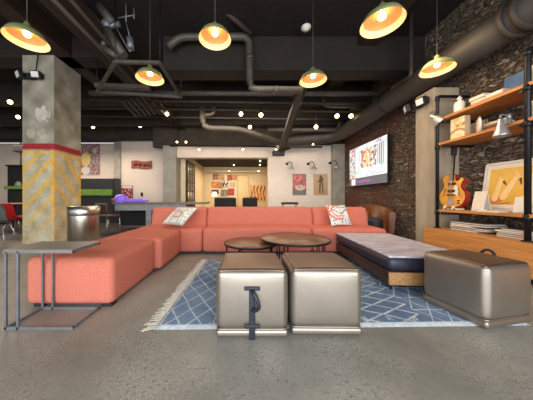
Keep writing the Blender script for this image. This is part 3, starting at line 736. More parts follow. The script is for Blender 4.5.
# ------------------------------------------------------------------ daybed bench
rzb = -.06
db = thing('daybed_bench', 'low daybed with lavender top, navy leather sides and wooden base', 'bench', (1.92, 2.86, .0125), rzb)
hw, hl = .43, .735
obj('pad', rbox(BM(), -hw, hw, -hl, hl, .19, .345, .07, (0, 0, .004), 8, 5), M['navy'], db)
obj('top_cover', rbox(BM(), -hw + .012, hw - .012, -hl + .014, hl - .014, .332, .354, .010, (0, 0, .006), 10, 4), M['lav'], db)
obj('base', box(BM(), -hw + .012, hw - .012, -hl + .025, hl - .01, .06, .192, .008), M['walnut'], db)
obj('end_panel', rbox(BM(), -hw + .010, hw - .010, -hl + .006, -hl + .03, .06, .188, .01, (0, 0, 0), 4, 3), M['osb'], db)
for sx in (-1, 1):
    for sy in (-1, 1):
        x, y = sx * (hw - .06), sy * (hl - .07)
        bm = BM(); tube(bm, [(x, y, 0), (x * .98, y, .07)], .012, 10); tube(bm, [(x - .02, y, .055), (x + .02, y, .062)], .02, 8); obj('leg', bm, M['black'], db)

# ------------------------------------------------------------------ rug
def rugfn(u, v):
    x, y = u * 2.85, v * 1.76
    base = lerp(C(80, 104, 136), C(114, 138, 164), .5 + nz(x, y, 2.2) + .4 * nz(x, y, 12, 4))
    wh = C(214, 218, 220); m = 0.
    wob = .012 * nz(x, y, 5, 8)
    xx, yy = x + wob, y + wob
    if v < .028: return lerp(C(206, 214, 218), C(184, 194, 202), .5 + nz(x, y, 20))
    def lattice(x0, s, wd=.0048):
        a = ((xx - x0) + yy * .62) % s; b = ((xx - x0) - yy * .62) % s
        return min(a, s - a) < wd or min(b, s - b) < wd
    def diamond(cx, cy, rx, ry):
        d = abs(xx - cx) / rx + abs(yy - cy) / ry
        return .86 < d < 1.0 or (.42 < d < .55)
    if abs(xx - .02) < .006 or abs(xx - .43) < .006 or abs(xx - .47) < .006: m = .8
    elif .03 < xx < .42: m = .85 if lattice(.03, .165) else 0
    elif .43 < xx < .47: m = .6 if (yy % .17) < .02 else 0
    elif .5 < xx < 1.0:
        for k in range(6):
            if diamond(.72, .14 + k * .33, .15, .13): m = .8
    elif 1.0 < xx < 1.04 or 1.40 < xx < 1.44: m = .6 if (yy % .12) < .02 else 0
    elif 1.04 <= xx <= 1.4: m = .8 if lattice(1.04, .12) else 0
    elif 1.5 < xx < 2.1:
        zz = abs(((yy * 1.0) % .16) - .08)
        t = abs(((xx - 1.5) % .3) - .15) * .55
        m = .7 if abs(zz - t) < .009 or (abs(yy - .10) < .03 and (xx % .2) < .05 and ((xx * 40) % 1) < .5) else 0
    else:
        m = .8 if lattice(2.1, .15) or ((yy % .22) < .012) else 0
    m = min(1, m * (.75 + .9 * max(0, .3 + nz(x, y, 9, 3))))
    return lerp(base, wh, m)
rug = thing('area_rug', 'blue woven rug with white diamond pattern and cream fringe', 'rug', (.8, 2.45, 0))
r00, r10, r01, r11 = (-.65, 1.545), (2.14, 1.60), (-.575, 3.30), (2.28, 3.34)
def rb(p, u, v):
    e = min(1, v / .02) * min(1, (1 - v) / .02) * min(1, u / .012) * min(1, (1 - u) / .012)
    return Vector((p.x, p.y, .0015 + .0095 * e))
grid('rug_pile', r00 + (0,), r10 + (0,), r01 + (0,), r11 + (0,), 420, 270, rugfn, M['rug'], rug, rb)
bm = BM()
n = 74
for k in range(n):
    v = (k + .5) / n; x = r00[0] + (r01[0] - r00[0]) * v; y = r00[1] + (r01[1] - r00[1]) * v
    for j in range(3):
        l = random.uniform(.06, .10); dy = random.uniform(-.03, .02); dy0 = (j - 1) * .005
        tube(bm, [(x + .01, y + dy0, .009), (x - l * .4, y + dy0 + dy * .3, .007), (x - l, y + dy0 * 2 + dy, .004)], .003, 5, True, [.0035, .003, .0025])
obj('fringe', bm, M['fringe'], rug, True)['kind'] = 'stuff'

# ------------------------------------------------------------------ trash can
Yc = 3.72; xc = PX(84, Yc); zc = PZ(206.5, Yc); rc = 15.4 * Yc / F * .86
t = thing('trash_can', 'round brushed steel bin standing between column and chaise', 'bin', (xc, Yc, 0))
bm = BM(); lathe(bm, [(.001, .0), (rc, 0), (rc, zc - .15)], 48); obj('body', bm, M['steel'], t)
bm = BM(); lathe(bm, [(rc, zc - .145), (rc + .004, zc - .14), (rc + .004, zc), (rc - .015, zc + .006), (rc - .03, zc - .005)], 48); obj('rim', bm, M['steel'], t)
bm = BM(); lathe(bm, [(rc - .03, zc - .005), (rc - .04, zc - .10), (.001, zc - .12)], 32); obj('liner', bm, M['black'], t)

# ------------------------------------------------------------------ oak cabinet and pipe shelving
t = thing('oak_cabinet', 'long low orange oak cabinet under the pipe shelving', 'cabinet', (3.42, 2.2, 0))
obj('front_panel', box(BM(), 3.09, 3.115, .6, 3.70, .075, .452, .004), M['oak'], t, True)
obj('carcass', box(BM(), 3.115, XR - .005, .6, 3.70, .075, .43), M['oak'], t, True)
obj('cabinet_top', box(BM(), 3.115, XR - .005, .6, 3.70, .43, .452), M['oak'], t, True)
obj('plinth', box(BM(), 3.17, XR - .01, .62, 3.66, 0, .075), M['black'], t, True)
ZT = .452
su = thing('pipe_shelf', 'tall shelving of black iron pipe with thick orange planks', 'shelf', (3.42, 2.4, ZT))
xp, ypf, ypn = 3.22, 3.58, 2.44
def post(y, r):
    bm = BM()
    tube(bm, bend([(xp, y, ZT), (xp, y, 2.64), (XR - .01, y, 2.64)], .05), r, 12)
    lathe(bm, [(.001, .014), (.05, .014), (.05, 0), (.001, 0)], 16, (xp, y, ZT))
    for zz in (.72, 1.79, 2.2, 2.6): tube(bm, [(xp, y, zz - .035), (xp, y, zz + .035)], r * 1.3, 12)
    return bm
obj('post', post(ypf, .024), M['dark'], su, True)
obj('post', post(ypn, .028), M['dark'], su, True)
obj('post', post(1.3, .028), M['dark'], su, True)
for zs, xa in ((2.235, 3.2), (1.835, 3.2), (.745, 3.2)):
    obj('plank', box(BM(), xa, XR - .02, .7, 3.54, zs - .02, zs + .02, .004), M['shelfwood'], su, True)
for zs in (2.235, 1.835, .745):
    for y in (3.50, 2.50, 1.36): obj('bracket', tube(BM(), [(xp, y, zs - .045), (XR - .02, y, zs - .045)], .02, 8), M['dark'], su, True)
Z3, Z2, Z1 = 2.256, 1.856, .766
# clamp lamps on the shelving
def clamp(lab, base, d, sc=1.):
    t = thing('clamp_lamp', lab, 'lamp', base, 0, 'aluminium clamp lamps on the pipe shelving')
    d = Vector(d).normalized(); z = Vector((0, 0, 1)); q = z.rotation_difference(d).to_matrix().to_4x4()
    bm = BM(); lathe(bm, [(.018, 0), (.03, .005), (.034, .05), (.055, .09), (.085, .15), (.088, .165), (.083, .163), (.05, .1), (.02, .05)], 28)
    sr, sl = sc if isinstance(sc, tuple) else (sc, sc); sc = sr; bm.transform(Matrix.Diagonal((sr, sr, sl, 1))); bm.transform(q); obj('lamp_shade', bm, M['alu'], t)
    bm = BM(); tube(bm, bend([(0, 0, 0), (-.0, 0, .05), (.09, .0, .05), (.09, 0, .0)], .02), .011, 8); box(bm, .07, .11, -.03, .03, -.07, .0, .006); obj('clamp', bm, M['steelgrey'], t)
    bm = BM(); sphere(bm, tuple(d * .12 * sc), .03 * sc, 12, 8); obj('bulb', bm, M['ivory'], t)
    return t
clamp('silver cone clamp lamp clipped to the far post of the shelving', (3.12, 3.60, PZ(115, 3.6)), (.6, -.4, -.75), 1.2)
clamp('silver bell clamp lamp clipped to the middle shelf plank', (3.10, 2.60, PZ(119, 2.60)), (.03, -.03, -1), (.88, 1.3))

# objects on the shelving: at(px, X) gives the Y where a thing with that X stands
def yat(px, X): return X * F / (px - CX)
# bottle
b0 = thing('white_bottle', 'white bottle with a short neck on the top shelf', 'bottle', (3.34, yat(459.5, 3.34), Z3))
bm = BM(); lathe(bm, [(.001, 0), (.062, 0), (.068, .02), (.068, .15), (.05, .185), (.025, .2), (.024, .225)], 24); obj('body', bm, M['whiteitem'], b0)
bm = BM(); lathe(bm, [(.03, .225), (.03, .25), (.012, .255), (.012, .275), (.001, .277)], 16); obj('cap', bm, M['whiteitem'], b0)
def stack(px0, px1, Xf, z0, n, hh, dep, name, labs, cat, grp, mats):
    ya, yb = yat(px0, Xf), yat(px1, Xf)
    for k in range(n):
        jx, jy = random.uniform(-.012, .012), random.uniform(-.012, .012)
        t = thing(name, labs(k), cat, (Xf + dep / 2, (ya + yb) / 2, z0 + k * hh), 0, grp)
        a, b, c, d = Xf + jx, Xf + dep + jx, yb + jy, ya + jy
        obj('cover', box(box(box(BM(), a, b, c, d, z0 + k * hh, z0 + k * hh + hh * .14), a, b, c, d, z0 + k * hh + hh * .84, z0 + (k + 1) * hh - .001), b - .006, b, c, d, z0 + k * hh + hh * .14, z0 + k * hh + hh * .84), mats[k % len(mats)], t, True)
        obj('pages', box(BM(), a + .004, b - .006, c + .004, d - .004, z0 + k * hh + hh * .14, z0 + k * hh + hh * .84), M['paper'], t, True)
lb = lambda top, rest, n: (lambda k: top if k == n - 1 else rest)
stack(470, 485, 3.27, Z3, 3, .042, .24, 'book', lb('top pale book of the stack next to the white bottle', 'pale book under the top one, stack next to the white bottle', 3), 'book', 'books stacked beside the bottle', [M['paper'], M['paper2']])
stack(485.5, 503, 3.27, Z3, 2, .042, .24, 'book', lb('upper cream book of the low stack near the blue sleeve', 'lower cream book of the low stack near the blue sleeve', 2), 'book', 'books in the low stack on the top shelf', [M['paper2'], M['paper']])
# blue sleeve leaning on wall, top shelf
yb_ = yat(515, 3.62)
t = thing('blue_book', 'blue picture book leaning against the stone wall on the top shelf', 'book', (3.6, yb_, Z3))
bm = BM(); box(bm, -.01, .01, -.16, .13, 0, .36, .003); bm.transform(Matrix.Rotation(.14, 4, 'Y')); obj('cover', bm, M['blue'], t)
bm = BM(); box(bm, -.008, .008, -.157, .127, .003, .357); bm.transform(Matrix.Translation((.006, 0, 0)) @ Matrix.Rotation(.14, 4, 'Y')); obj('pages', bm, M['paper'], t)
for kk, (px, z0, lab) in enumerate(((531, Z3, 'tan jar on the top shelf beyond the thick pipe post'), (531, Z2, 'pale jar on the middle shelf beside the thick pipe post'))):
    t = thing('jar', lab, 'jar', (3.32, yat(px + 4, 3.32), z0))
    bm = BM(); lathe(bm, [(.001, 0), (.05, 0), (.06, .02), (.06, .14), (.04, .16), (.04, .18)], 20); obj('body', bm, M['paper2'], t)
    bm = BM(); lathe(bm, [(.045, .18), (.045, .2), (.001, .202)], 20); obj('lid', bm, M['paper'], t)
# cream illustrated box + plate + tan folder on the middle shelf
def boxfn(u, v):
    c = C(236, 214, 168)
    if abs(v - .3 - .16 * math.sin(u * 3)) < .06 or (.55 < v < .72 and u > .35 and nz(u, v, 6) > -.1): c = C(176, 132, 84)
    if v > .8 and .2 < u < .7: c = C(224, 180, 110)
    return lerp(c, C(150, 120, 90), max(0, nz(u, v, 9, 5)))
t = thing('illustrated_box', 'cream storage box with printed picture on the middle shelf', 'box', (3.37, yat(460, 3.3), Z2))
ya, yb = yat(450.5, 3.27), yat(464.5, 3.27)
obj('box_body', box(BM(), 3.272, 3.36, yb, ya, Z2, Z2 + .325, .004), M['paper2'], t, True)
grid('picture', (3.27, ya, Z2 + .003), (3.27, yb, Z2 + .003), (3.27, ya, Z2 + .322), (3.27, yb, Z2 + .322), 30, 30, boxfn, M['print'], t)
t = thing('plate', 'pale round plate standing on edge beside the cream box', 'plate', (3.37, yb - .11, Z2))
bm = BM(); lathe(bm, [(.001, .012), (.08, .010), (.12, .0), (.128, .006), (.085, .02), (.001, .022)], 32); bm.transform(Matrix.Translation((0, 0, .129)) @ Matrix.Rotation(-PI * .2, 4, 'Z') @ Matrix.Rotation(PI / 2, 4, 'Y') @ Matrix.Rotation(PI, 4, 'Y')); obj('dish', bm, M['whiteitem'], t)
t = thing('folder', 'tan folder leaning on the wall behind the upright plate', 'folder', (3.55, yat(476, 3.55), Z2 + .001))
bm = BM(); box(bm, -.012, .012, -.13, .13, 0, .26, .003); bm.transform(Matrix.Rotation(.12, 4, 'Y')); obj('cover', bm, M['paper2'], t)
bm = BM(); tube(bm, [(-.016, -.13, .02), (.012, -.13, .25)], .006, 6); obj('spine', bm, M['paper4'], t)
t = thing('book', 'tan book propped open behind the silver bell lamp', 'book', (3.42, yat(496, 3.4), Z2))
bm = BM(); box(bm, -.09, .09, -.16, .12, 0, .03, .003); bm.transform(Matrix.Translation((0, 0, .045)) @ Matrix.Rotation(.45, 4, 'Y')); obj('cover', bm, M['paper2'], t)
bm = BM(); box(bm, -.085, .085, -.155, .115, .03, .05); bm.transform(Matrix.Translation((0, 0, .045)) @ Matrix.Rotation(.45, 4, 'Y')); obj('pages', bm, M['paper'], t)
t = thing('drinking_glass', 'stemmed glass on the middle shelf beside the bell lamp', 'glass', (3.27, yat(509, 3.27), Z2))
bm = BM(); lathe(bm, [(.001, .004), (.03, .003), (.03, 0), (.001, 0)], 16); lathe(bm, [(.005, .003), (.005, .06), (.025, .075), (.03, .13), (.027, .13)], 16); obj('bowl', bm, M['alu'], t)

# guitar on the low shelf
gx, gy = 3.30, 3.43
gt = thing('hollow_body_guitar', 'amber hollow body guitar with red sides standing on the low shelf', 'guitar', (gx, gy, Z1), .12)
half = [(0, .0), (.08, .004), (.14, .03), (.178, .085), (.186, .135), (.168, .19), (.135, .225), (.118, .255), (.122, .295), (.142, .335), (.138, .375), (.105, .405), (.06, .415), (.02, .41), (0, .41)]
def smooth_pts(P, n=4):
    out = []
    for i in range(len(P) - 1):
        p0, p1, p2, p3 = P[max(0, i - 1)], P[i], P[i + 1], P[min(len(P) - 1, i + 2)]
        for k in range(n):
            t = k / n; out.append(tuple(.5 * ((2 * p1[j]) + (-p0[j] + p2[j]) * t + (2 * p0[j] - 5 * p1[j] + 4 * p2[j] - p3[j]) * t * t + (-p0[j] + 3 * p1[j] - 3 * p2[j] + p3[j]) * t ** 3) for j in range(2)))
    return out + [P[-1]]
hp = smooth_pts(half)
lo = [(y, z) for y, z in hp]                                  # +Y side (farther): rounded shoulder
cut = [(0, .0), (.08, .004), (.14, .03), (.178, .085), (.186, .135), (.168, .19), (.135, .225), (.118, .255), (.125, .30), (.15, .345), (.13, .365), (.09, .335), (.05, .33), (.03, .36), (.025, .41), (0, .41)]
cp = smooth_pts(cut)
outline = [(-y, z) for y, z in cp] + [(y, z) for y, z in reversed(lo)][1:-1]
LN = Matrix.Rotation(.10, 4, 'Y')
def gpart(name, bm, m, parent=gt):
    bm.transform(LN); bm.transform(Matrix.Translation((0, 0, .03))); return obj(name, bm, m, parent)
gpart('body', prism(BM(), outline, .005, .095), M['guitarred'])
gpart('soundboard', prism(BM(), [(y * .965, .205 + (z - .205) * .965) for y, z in outline], -.004, .006), M['amber'])
bm = BM(); box(bm, -.028, -.004, -.022, .022, .33, .64); gpart('neck', bm, M['dark'])
bm = BM(); prism(bm, [(-.025, .64), (-.045, .67), (-.04, .76), (0, .745), (.04, .76), (.045, .67), (.025, .64)], -.02, .0); hd = gpart('headstock', bm, M['dark'])
bm = BM()
for sy in (-1, 1):
    for k in range(3): tube(bm, [(-.01, sy * .04, .67 + k * .03), (-.01, sy * .065, .67 + k * .03)], .007, 8)
gpart('tuning_peg', bm, M['alu'], hd)
for zp in (.275, .185): gpart('pickup', box(BM(), -.016, -.004, -.05, .05, zp, zp + .03), M['black'])
bm = BM(); box(bm, -.02, -.004, -.06, .06, .145, .158); gpart('bridge', bm, M['dark'])
bm = BM(); prism(bm, [(-.045, .03), (.045, .03), (.02, .11), (-.02, .11)], -.012, -.004); gpart('tailpiece', bm, M['alu'])
for sy in (-1, 1):
    bm = BM(); tube(bm, bend([(-.005, sy * .085, .235), (-.005, sy * .10, .21), (-.005, sy * .105, .16), (-.005, sy * .12, .13)], .03), .005, 6); gpart('sound_hole', bm, M['black'])
bm = BM(); prism(bm, [(-.02, .15), (-.09, .14), (-.10, .20), (-.06, .27), (-.03, .27)], -.010, -.005); gpart('pickguard', bm, M['ivory'])
bm = BM()
for k in range(6): tube(bm, [(-.03, -.018 + .0072 * k, .10), (-.032, -.016 + .0064 * k, .64)], .0012, 4)
gpart('guitar_string', bm, M['alu'])
bm = BM()
for k in range(4): tube(bm, [(-.004, -.10 - .014 * (k % 2), .05 + .03 * (k // 2)), (-.016, -.10 - .014 * (k % 2), .05 + .03 * (k // 2))], .008, 8)
gpart('knob', bm, M['black'])
gt.scale = (1, 1.03, 1.28)
gs = thing('guitar_stand', 'small pale cradle stand under the amber guitar', 'stand', (gx - .03, gy, Z1))
bm = BM()
for sy in (-1, 1): box(bm, -.015, .015, sy * .07 - .012, sy * .07 + .012, 0, .06); box(bm, -.02, .16, sy * .07 - .012, sy * .07 + .012, 0, .022)
box(bm, .10, .12, -.07, .07, 0, .02); obj('cradle', bm, M['ivory'], gs)

# yellow poster
def legfn(u, v):
    m = .075
    if u < m or u > 1 - m or v < m * 1.1 or v > 1 - m * 1.25: return C(238, 222, 196)
    c = lerp(C(222, 168, 62), C(232, 184, 84), v)
    def seg(ax, ay, bx, by, r0, r1):
        px_, py_ = u - ax, (v - ay); dx_, dy_ = bx - ax, by - ay
        t = max(0, min(1, (px_ * dx_ + py_ * dy_) / (dx_ * dx_ + dy_ * dy_)))
        return math.hypot(px_ - dx_ * t, py_ - dy_ * t) < r0 + (r1 - r0) * t
    if seg(.12, .12, .42, .24, .09, .065): c = C(214, 128, 78)
    if seg(.24, .22, .33, .62, .07, .05) or seg(.42, .26, .64, .68, .075, .045): c = C(240, 204, 140)
    if seg(.31, .70, .41, .58, .03, .022) or seg(.63, .78, .71, .64, .035, .022): c = C(240, 198, 132)
    if seg(.40, .60, .45, .53, .028, .014) or seg(.72, .64, .75, .53, .028, .014): c = C(92, 48, 28)
    if seg(.16, .06, .58, .13, .012, .008): c = C(150, 84, 46)
    return c
t = thing('framed_poster', 'large yellow poster of two raised legs in a white frame on the low shelf', 'poster', (3.62, 2.84, Z1))
pa, pb = yat(482, 3.60), 2.66
XT, XB = 3.69, 3.60
def pp(a, s, off=0): return (XB + (XT - XB) * s + off, a, Z1 + .02 + .66 * s)
grid('print', pp(pa - .02, .03, -.012), pp(pb + .02, .03, -.012), pp(pa - .02, .97, -.012), pp(pb + .02, .97, -.012), 110, 100, legfn, M['print'], t)
bm = BM()
for a, b in ((pp(pa, 0), pp(pb, 0)), (pp(pa, 1), pp(pb, 1)), (pp(pa, 0), pp(pa, 1)), (pp(pb, 0), pp(pb, 1))): bar(bm, a, b, .03, .03)
obj('frame', bm, M['whiteitem'], t, True)
bm = BM(); vs = [bm.verts.new(p) for p in (pp(pa, 0), pp(pb, 0), pp(pb, 1), pp(pa, 1))]; bm.faces.new(vs); obj('backing', bm, M['paper2'], t, True)
# white card stand, booklet, flat pamphlet
t = thing('white_card', 'white folded card standing beside the yellow poster', 'card', (3.42, yat(481, 3.42), Z1))
bm = BM(); ya = .0
for sgn in (0, 1):
    a = [(-.06 + .12 * sgn, .08, 0), (-.06 + .12 * sgn, -.08, 0), (0, -.08, .28), (0, .08, .28)]
    v = [bm.verts.new(p) for p in a] + [bm.verts.new((p[0] + .006, p[1], p[2])) for p in a]
    for f in ((0, 1, 2, 3), (7, 6, 5, 4), (0, 4, 5, 1), (1, 5, 6, 2), (2, 6, 7, 3), (3, 7, 4, 0)): bm.faces.new([v[i] for i in f])
obj('card_fold', bm, M['paper'], t)
bm = BM(); box(bm, -.07, .07, -.17, .07, 0, .012); tube(bm, [(-.05, .03, .012), (-.05, -.12, .012)], .012, 8); obj('card_base', bm, M['paper'], t)
t = thing('booklet', 'white booklet tilted upright near the thick pipe post', 'booklet', (3.30, yat(518, 3.30), Z1))
bm = BM(); box(bm, -.006, .006, -.07, .05, 0, .20, .002); bm.transform(Matrix.Translation((0, 0, .012)) @ Matrix.Rotation(.35, 4, 'Y') @ Matrix.Rotation(-.12, 4, 'X')); obj('cover', bm, M['whiteitem'], t)
bm = BM(); box(bm, .0, .09, -.05, .04, 0, .012); obj('easel', bm, M['paper'], t)
t = thing('pamphlet', 'white pamphlet lying flat on the low shelf edge', 'pamphlet', (3.26, 2.86, Z1))
bm = BM(); box(bm, -.05, .09, -.14, .12, 0, .006); obj('cover', bm, M['paper'], t)
bm = BM(); box(bm, -.047, .087, -.137, .117, .006, .014); obj('pages', bm, M['whiteitem'], t)
# magazines on the cabinet top
def mags(y0, y1, n, tag_):
    for k in range(n):
        a = random.uniform(0, .10); b = random.uniform(-.10, .0); xx = 3.30 + random.uniform(-.015, .05)
        top = k == n - 1
        z0 = ZT + k * .022
        t = thing('magazine', ('topmost magazine of the pile on the cabinet ' if top else 'magazine within the pile on the cabinet ') + tag_, 'magazine', (xx + .15, (y0 + y1) / 2, z0), 0, 'magazines piled on the cabinet ' + tag_)
        c0, c1 = (y0 + a * .6 + (y1 - y0) * (.28 if k % 3 == 0 else 0)), y1 + b
        obj('pages', box(BM(), xx + .003, xx + .3, c0 + .003, c1 - .003, z0 + .002, z0 + .019), M['paper'], t, True)
        obj('cover', box(box(BM(), xx, xx + .3, c0, c1, z0, z0 + .0025), xx, xx + .3, c0, c1, z0 + .018, z0 + .0215), [M['paper3'], M['paper2'], M['paper4'], M['paper'], M['paper3']][k % 5], t, True)
mags(2.92, 3.50, 6, 'under the guitar')
mags(2.16, 2.86, 5, 'under the yellow poster')

# ------------------------------------------------------------------ television
def tvfn(u, v):
    if v < .19:
        c = C(92, 92, 98)
        if .07 < u < .20 and .02 < v < .17: c = C(232, 232, 232)
        if .25 < u < .62 and .075 < v < .115: c = C(172, 82, 186) if ((u * 46) % 1) > .3 else C(104, 92, 112)
        return c
    if u < .2:
        c = lerp(C(206, 214, 216), C(176, 172, 176), .5 + nz(u, v, 14, 2))
        if u > .185: return C(70, 76, 80)
        k = nz(u * 1.5, v, 9, 6)
        return C(190, 128, 122) if k > .22 else (C(120, 138, 140) if k < -.28 else c)
    c = lerp(C(196, 208, 216), C(222, 230, 234), .5 + nz(u, v, 5, 3))
    if .43 < v < .88:
        if .36 < u < .78:
            t_ = int((u - .36) / .105); a_ = ((u - .36) / .105) % 1
            c = [C(176, 120, 112), C(214, 180, 128), C(190, 160, 122), C(150, 164, 186)][t_ % 4]
            if a_ < .1 or a_ > .92: c = C(226, 226, 222)
            k = nz(u * 2, v, 13, 11)
            c = C(226, 214, 196) if k > .2 else (C(120, 78, 84) if k < -.25 else c)
        elif u >= .80 and u < .96:
            c = C(110, 136, 138) if ((u * 24) % 1) < .5 else C(206, 214, 212)
        elif .24 < u <= .34: c = lerp(C(176, 190, 204), c, .5 + nz(u, v, 10, 4))
    if .22 < v < .43 and nz(u, v * 2.5, 14, 5) > .22: c = C(160, 178, 188)
    if v > .88 and nz(u, v, 12, 9) > .15: c = C(176, 170, 186)
    return c
tx, ta, tb, z0, z1 = 3.60, 5.38, 7.34, 1.325, 2.575
tv = thing('wall_television', 'large wall mounted television showing a bright page with a grey footer', 'television', (3.68, (ta + tb) / 2, z0))
obj('housing', box(BM(), tx, tx + .05, ta, tb, z0, z1, .004), M['black'], tv, True)
obj('wall_bracket', box(BM(), tx + .05, XR, 6.0, 6.7, 1.7, 2.2), M['black'], tv, True)
grid('screen', (tx - .004, tb - .02, z0 + .02), (tx - .004, ta + .02, z0 + .02), (tx - .004, tb - .02, z1 - .02), (tx - .004, ta + .02, z1 - .02), 130, 90, tvfn, M['screen'], tv)

# ------------------------------------------------------------------ wall pictures
def picture(name, lab, cat, px0, px1, py0, py1, Yw, fn, frame=None, group=None, n=40):
    Yw -= .004
    x0, x1, za, zb = PX(px0, Yw), PX(px1, Yw), PZ(py1, Yw), PZ(py0, Yw)
    t = thing(name, lab, cat, ((x0 + x1) / 2, Yw, za), 0, group)
    grid('print', (x0, Yw - .022, za), (x1, Yw - .022, za), (x0, Yw - .022, zb), (x1, Yw - .022, zb), n, n, fn, M['print'], t)
    obj('panel' if not frame else 'frame', box(BM(), x0 - (.014 if frame else 0), x1 + (.014 if frame else 0), Yw - .02, Yw, za - (.014 if frame else 0), zb + (.014 if frame else 0)), frame or M['paper2'], t, True)
    return t
def redp(u, v):
    c = lerp(C(120, 88, 78), C(150, 112, 100), v)
    if .38 < v < .6: c = C(206, 84, 84)
    if math.hypot((u - .4) / .32, (v - .8) / .16) < 1: c = C(222, 110, 106)
    if math.hypot((u - .55) / .4, (v - .36) / .14) < 1: c = C(196, 176, 160)
    if nz(u, v, 7, 2) > .25: c = lerp(c, C(90, 60, 56), .7)
    if v < .2: c = C(112, 104, 98)
    return c
def figp(u, v):
    c = lerp(C(176, 142, 106), C(190, 158, 122), v)
    body = math.hypot((u - .5) / .07, (v - .9) / .045) < 1 or (.62 < v < .86 and abs(u - .52) < .11 + .1 * (.86 - v)) or (.08 < v < .64 and (abs(u - .46 - (v - .6) * .06) < .055 or abs(u - .6 + (v - .6) * .12) < .05))
    arm = abs(v - .70 - (u - .5) * .35) < .03 and .25 < u < .72
    return C(96, 76, 56) if body or arm else c
picture('wall_poster', 'faded pink and red poster on the white brick wall', 'poster', 292.5, 306, 174, 195, 8.2, redp)
picture('wall_poster', 'tan poster of a standing figure on the white brick wall', 'poster', 313.5, 327.5, 174, 195, 8.2, figp)
def collage(u, v):
    k = nz(u, v * 1.7, 8, 1); k2 = nz(u, v * 1.7, 14, 6)
    c = C(120, 92, 100) if k > .1 else (C(150, 70, 66) if k < -.15 else C(134, 122, 128))
    if k2 > .2: c = C(196, 178, 170)
    if math.hypot((u - .28) / .24, (v - .5) / .22) < 1: c = C(216, 190, 110)
    if math.hypot((u - .26) / .22, (v - .14) / .13) < 1: c = C(206, 198, 190)
    if math.hypot((u - .74) / .1, (v - .78) / .08) < 1: c = C(214, 186, 150)
    return c
picture('collage_picture', 'busy colourful collage poster on the white wall behind the column', 'poster', 81, 100, 144, 175, 9.4, collage, n=60)
def smallred(u, v): return C(214, 196, 196) if (v > .85 or nz(u, v, 8) > .25) else lerp(C(170, 44, 60), C(120, 40, 60), .5 + nz(u, v, 5, 3))
picture('framed_picture', 'small red picture in a dark frame above the grey games table', 'picture', 122, 132.5, 186, 203, 9.0, smallred, M['walnut'])
# dark red wavy plaque
t = thing('wall_plaque', 'long dark red wavy plaque on the white wall', 'plaque', (PX(142.5, 9.0), 8.98, PZ(168, 9.0)))
bm = BM(); top, bot = [], []
for k in range(17):
    u = k / 16; x = PX(132 + 20 * u, 9.0); wv = .025 * math.sin(u * 7)
    top.append((x, PZ(161.2, 9) + wv)); bot.append((x, PZ(168.6, 9) + wv))
ol = top + bot[::-1]; f0 = [bm.verts.new((x, 8.94, z)) for x, z in ol]; f1 = [bm.verts.new((x, 8.995, z)) for x, z in ol]
bm.faces.new(f0); bm.faces.new(f1[::-1])
for i in range(len(ol)): bm.faces.new((f0[i], f1[i], f1[(i + 1) % len(ol)], f0[(i + 1) % len(ol)]))
obj('plate', bm, M['redpic'], t, True)
bm = BM()
for u in (.2, .42, .64, .84): sphere(bm, (PX(132 + 20 * u, 9), 8.93, PZ(164.9, 9) + .02 * math.sin(u * 7)), .07, 10, 6, .8)
obj('relief', bm, M['leather'], t, True)
# thermostat / small black box
t = thing('wall_switch', 'small black switch box on the white wall above the games table', 'switch', (PX(142, 9), 8.98, PZ(195, 9)))
obj('switch_plate', box(BM(), PX(141, 9), PX(143, 9), 8.96, 9.0, PZ(196, 9), PZ(192.5, 9), .005), M['black'], t, True)
obj('rocker', box(BM(), PX(141.5, 9), PX(142.5, 9), 8.95, 8.96, PZ(195, 9), PZ(193.5, 9)), M['dark'], t, True)
# picture wall in the rear room
def art(c1, c2, s, k): return lambda u, v: (C(*c1) if nz(u, v, s, k) > 0 else C(*c2))
gal = [(213, 218, 174, 179.4, (120, 62, 44), (176, 120, 84), 'brown red picture, first in the top row of the rear room'), (219, 224, 175, 180, (196, 160, 110), (140, 108, 70), 'tan picture, second in the top row of the rear room'),
       (227.5, 231.2, 175, 180.4, (170, 64, 48), (110, 60, 44), 'narrow red picture, third in the top row of the rear room'), (231.8, 236, 175.5, 180, (206, 130, 70), (160, 90, 50), 'orange picture ending the top row of the rear room'),
       (212, 217.2, 182, 187.4, (224, 150, 60), (200, 110, 50), 'bright orange picture, first in the middle row'), (217.8, 222.6, 182, 188, (130, 90, 60), (170, 120, 84), 'brown picture, second in the middle row'),
       (223, 228, 181, 187.4, (30, 28, 30), (210, 206, 200), 'black and white picture in the middle row'), (230, 235, 182.6, 186.6, (160, 150, 130), (190, 176, 150), 'pale grey picture ending the middle row'),
       (212, 218.4, 190, 193.6, (26, 24, 26), (44, 40, 40), 'wide black picture starting the bottom row'), (221, 227.6, 189.8, 196, (140, 130, 100), (90, 90, 70), 'olive picture in the bottom row'), (228.2, 234, 188.6, 195, (190, 40, 36), (130, 50, 40), 'red picture ending the bottom row')]
for i, (a, b, c, d, c1, c2, lab) in enumerate(gal): picture('framed_picture', lab, 'picture', a, b, c, d, 12.5, art(c1, c2, 3.5, i * 3.1), M['paper4'], 'pictures on the rear room wall', 16)
def scribble(u, v):
    c = lerp(C(206, 150, 84), C(224, 176, 110), v)
    k = (u * 5 + .25 * math.sin(v * 9 + u * 4)) % 1
    if .35 < k < .75 and .08 < v < .94 and nz(u, v, 9, 4) > -.2: c = C(110, 58, 30)
    return c
picture('canvas_picture', 'golden canvas with dark brown upright strokes in the rear room', 'painting', 249.5, 265.5, 184.5, 201.5, 12.5, scribble, n=50)

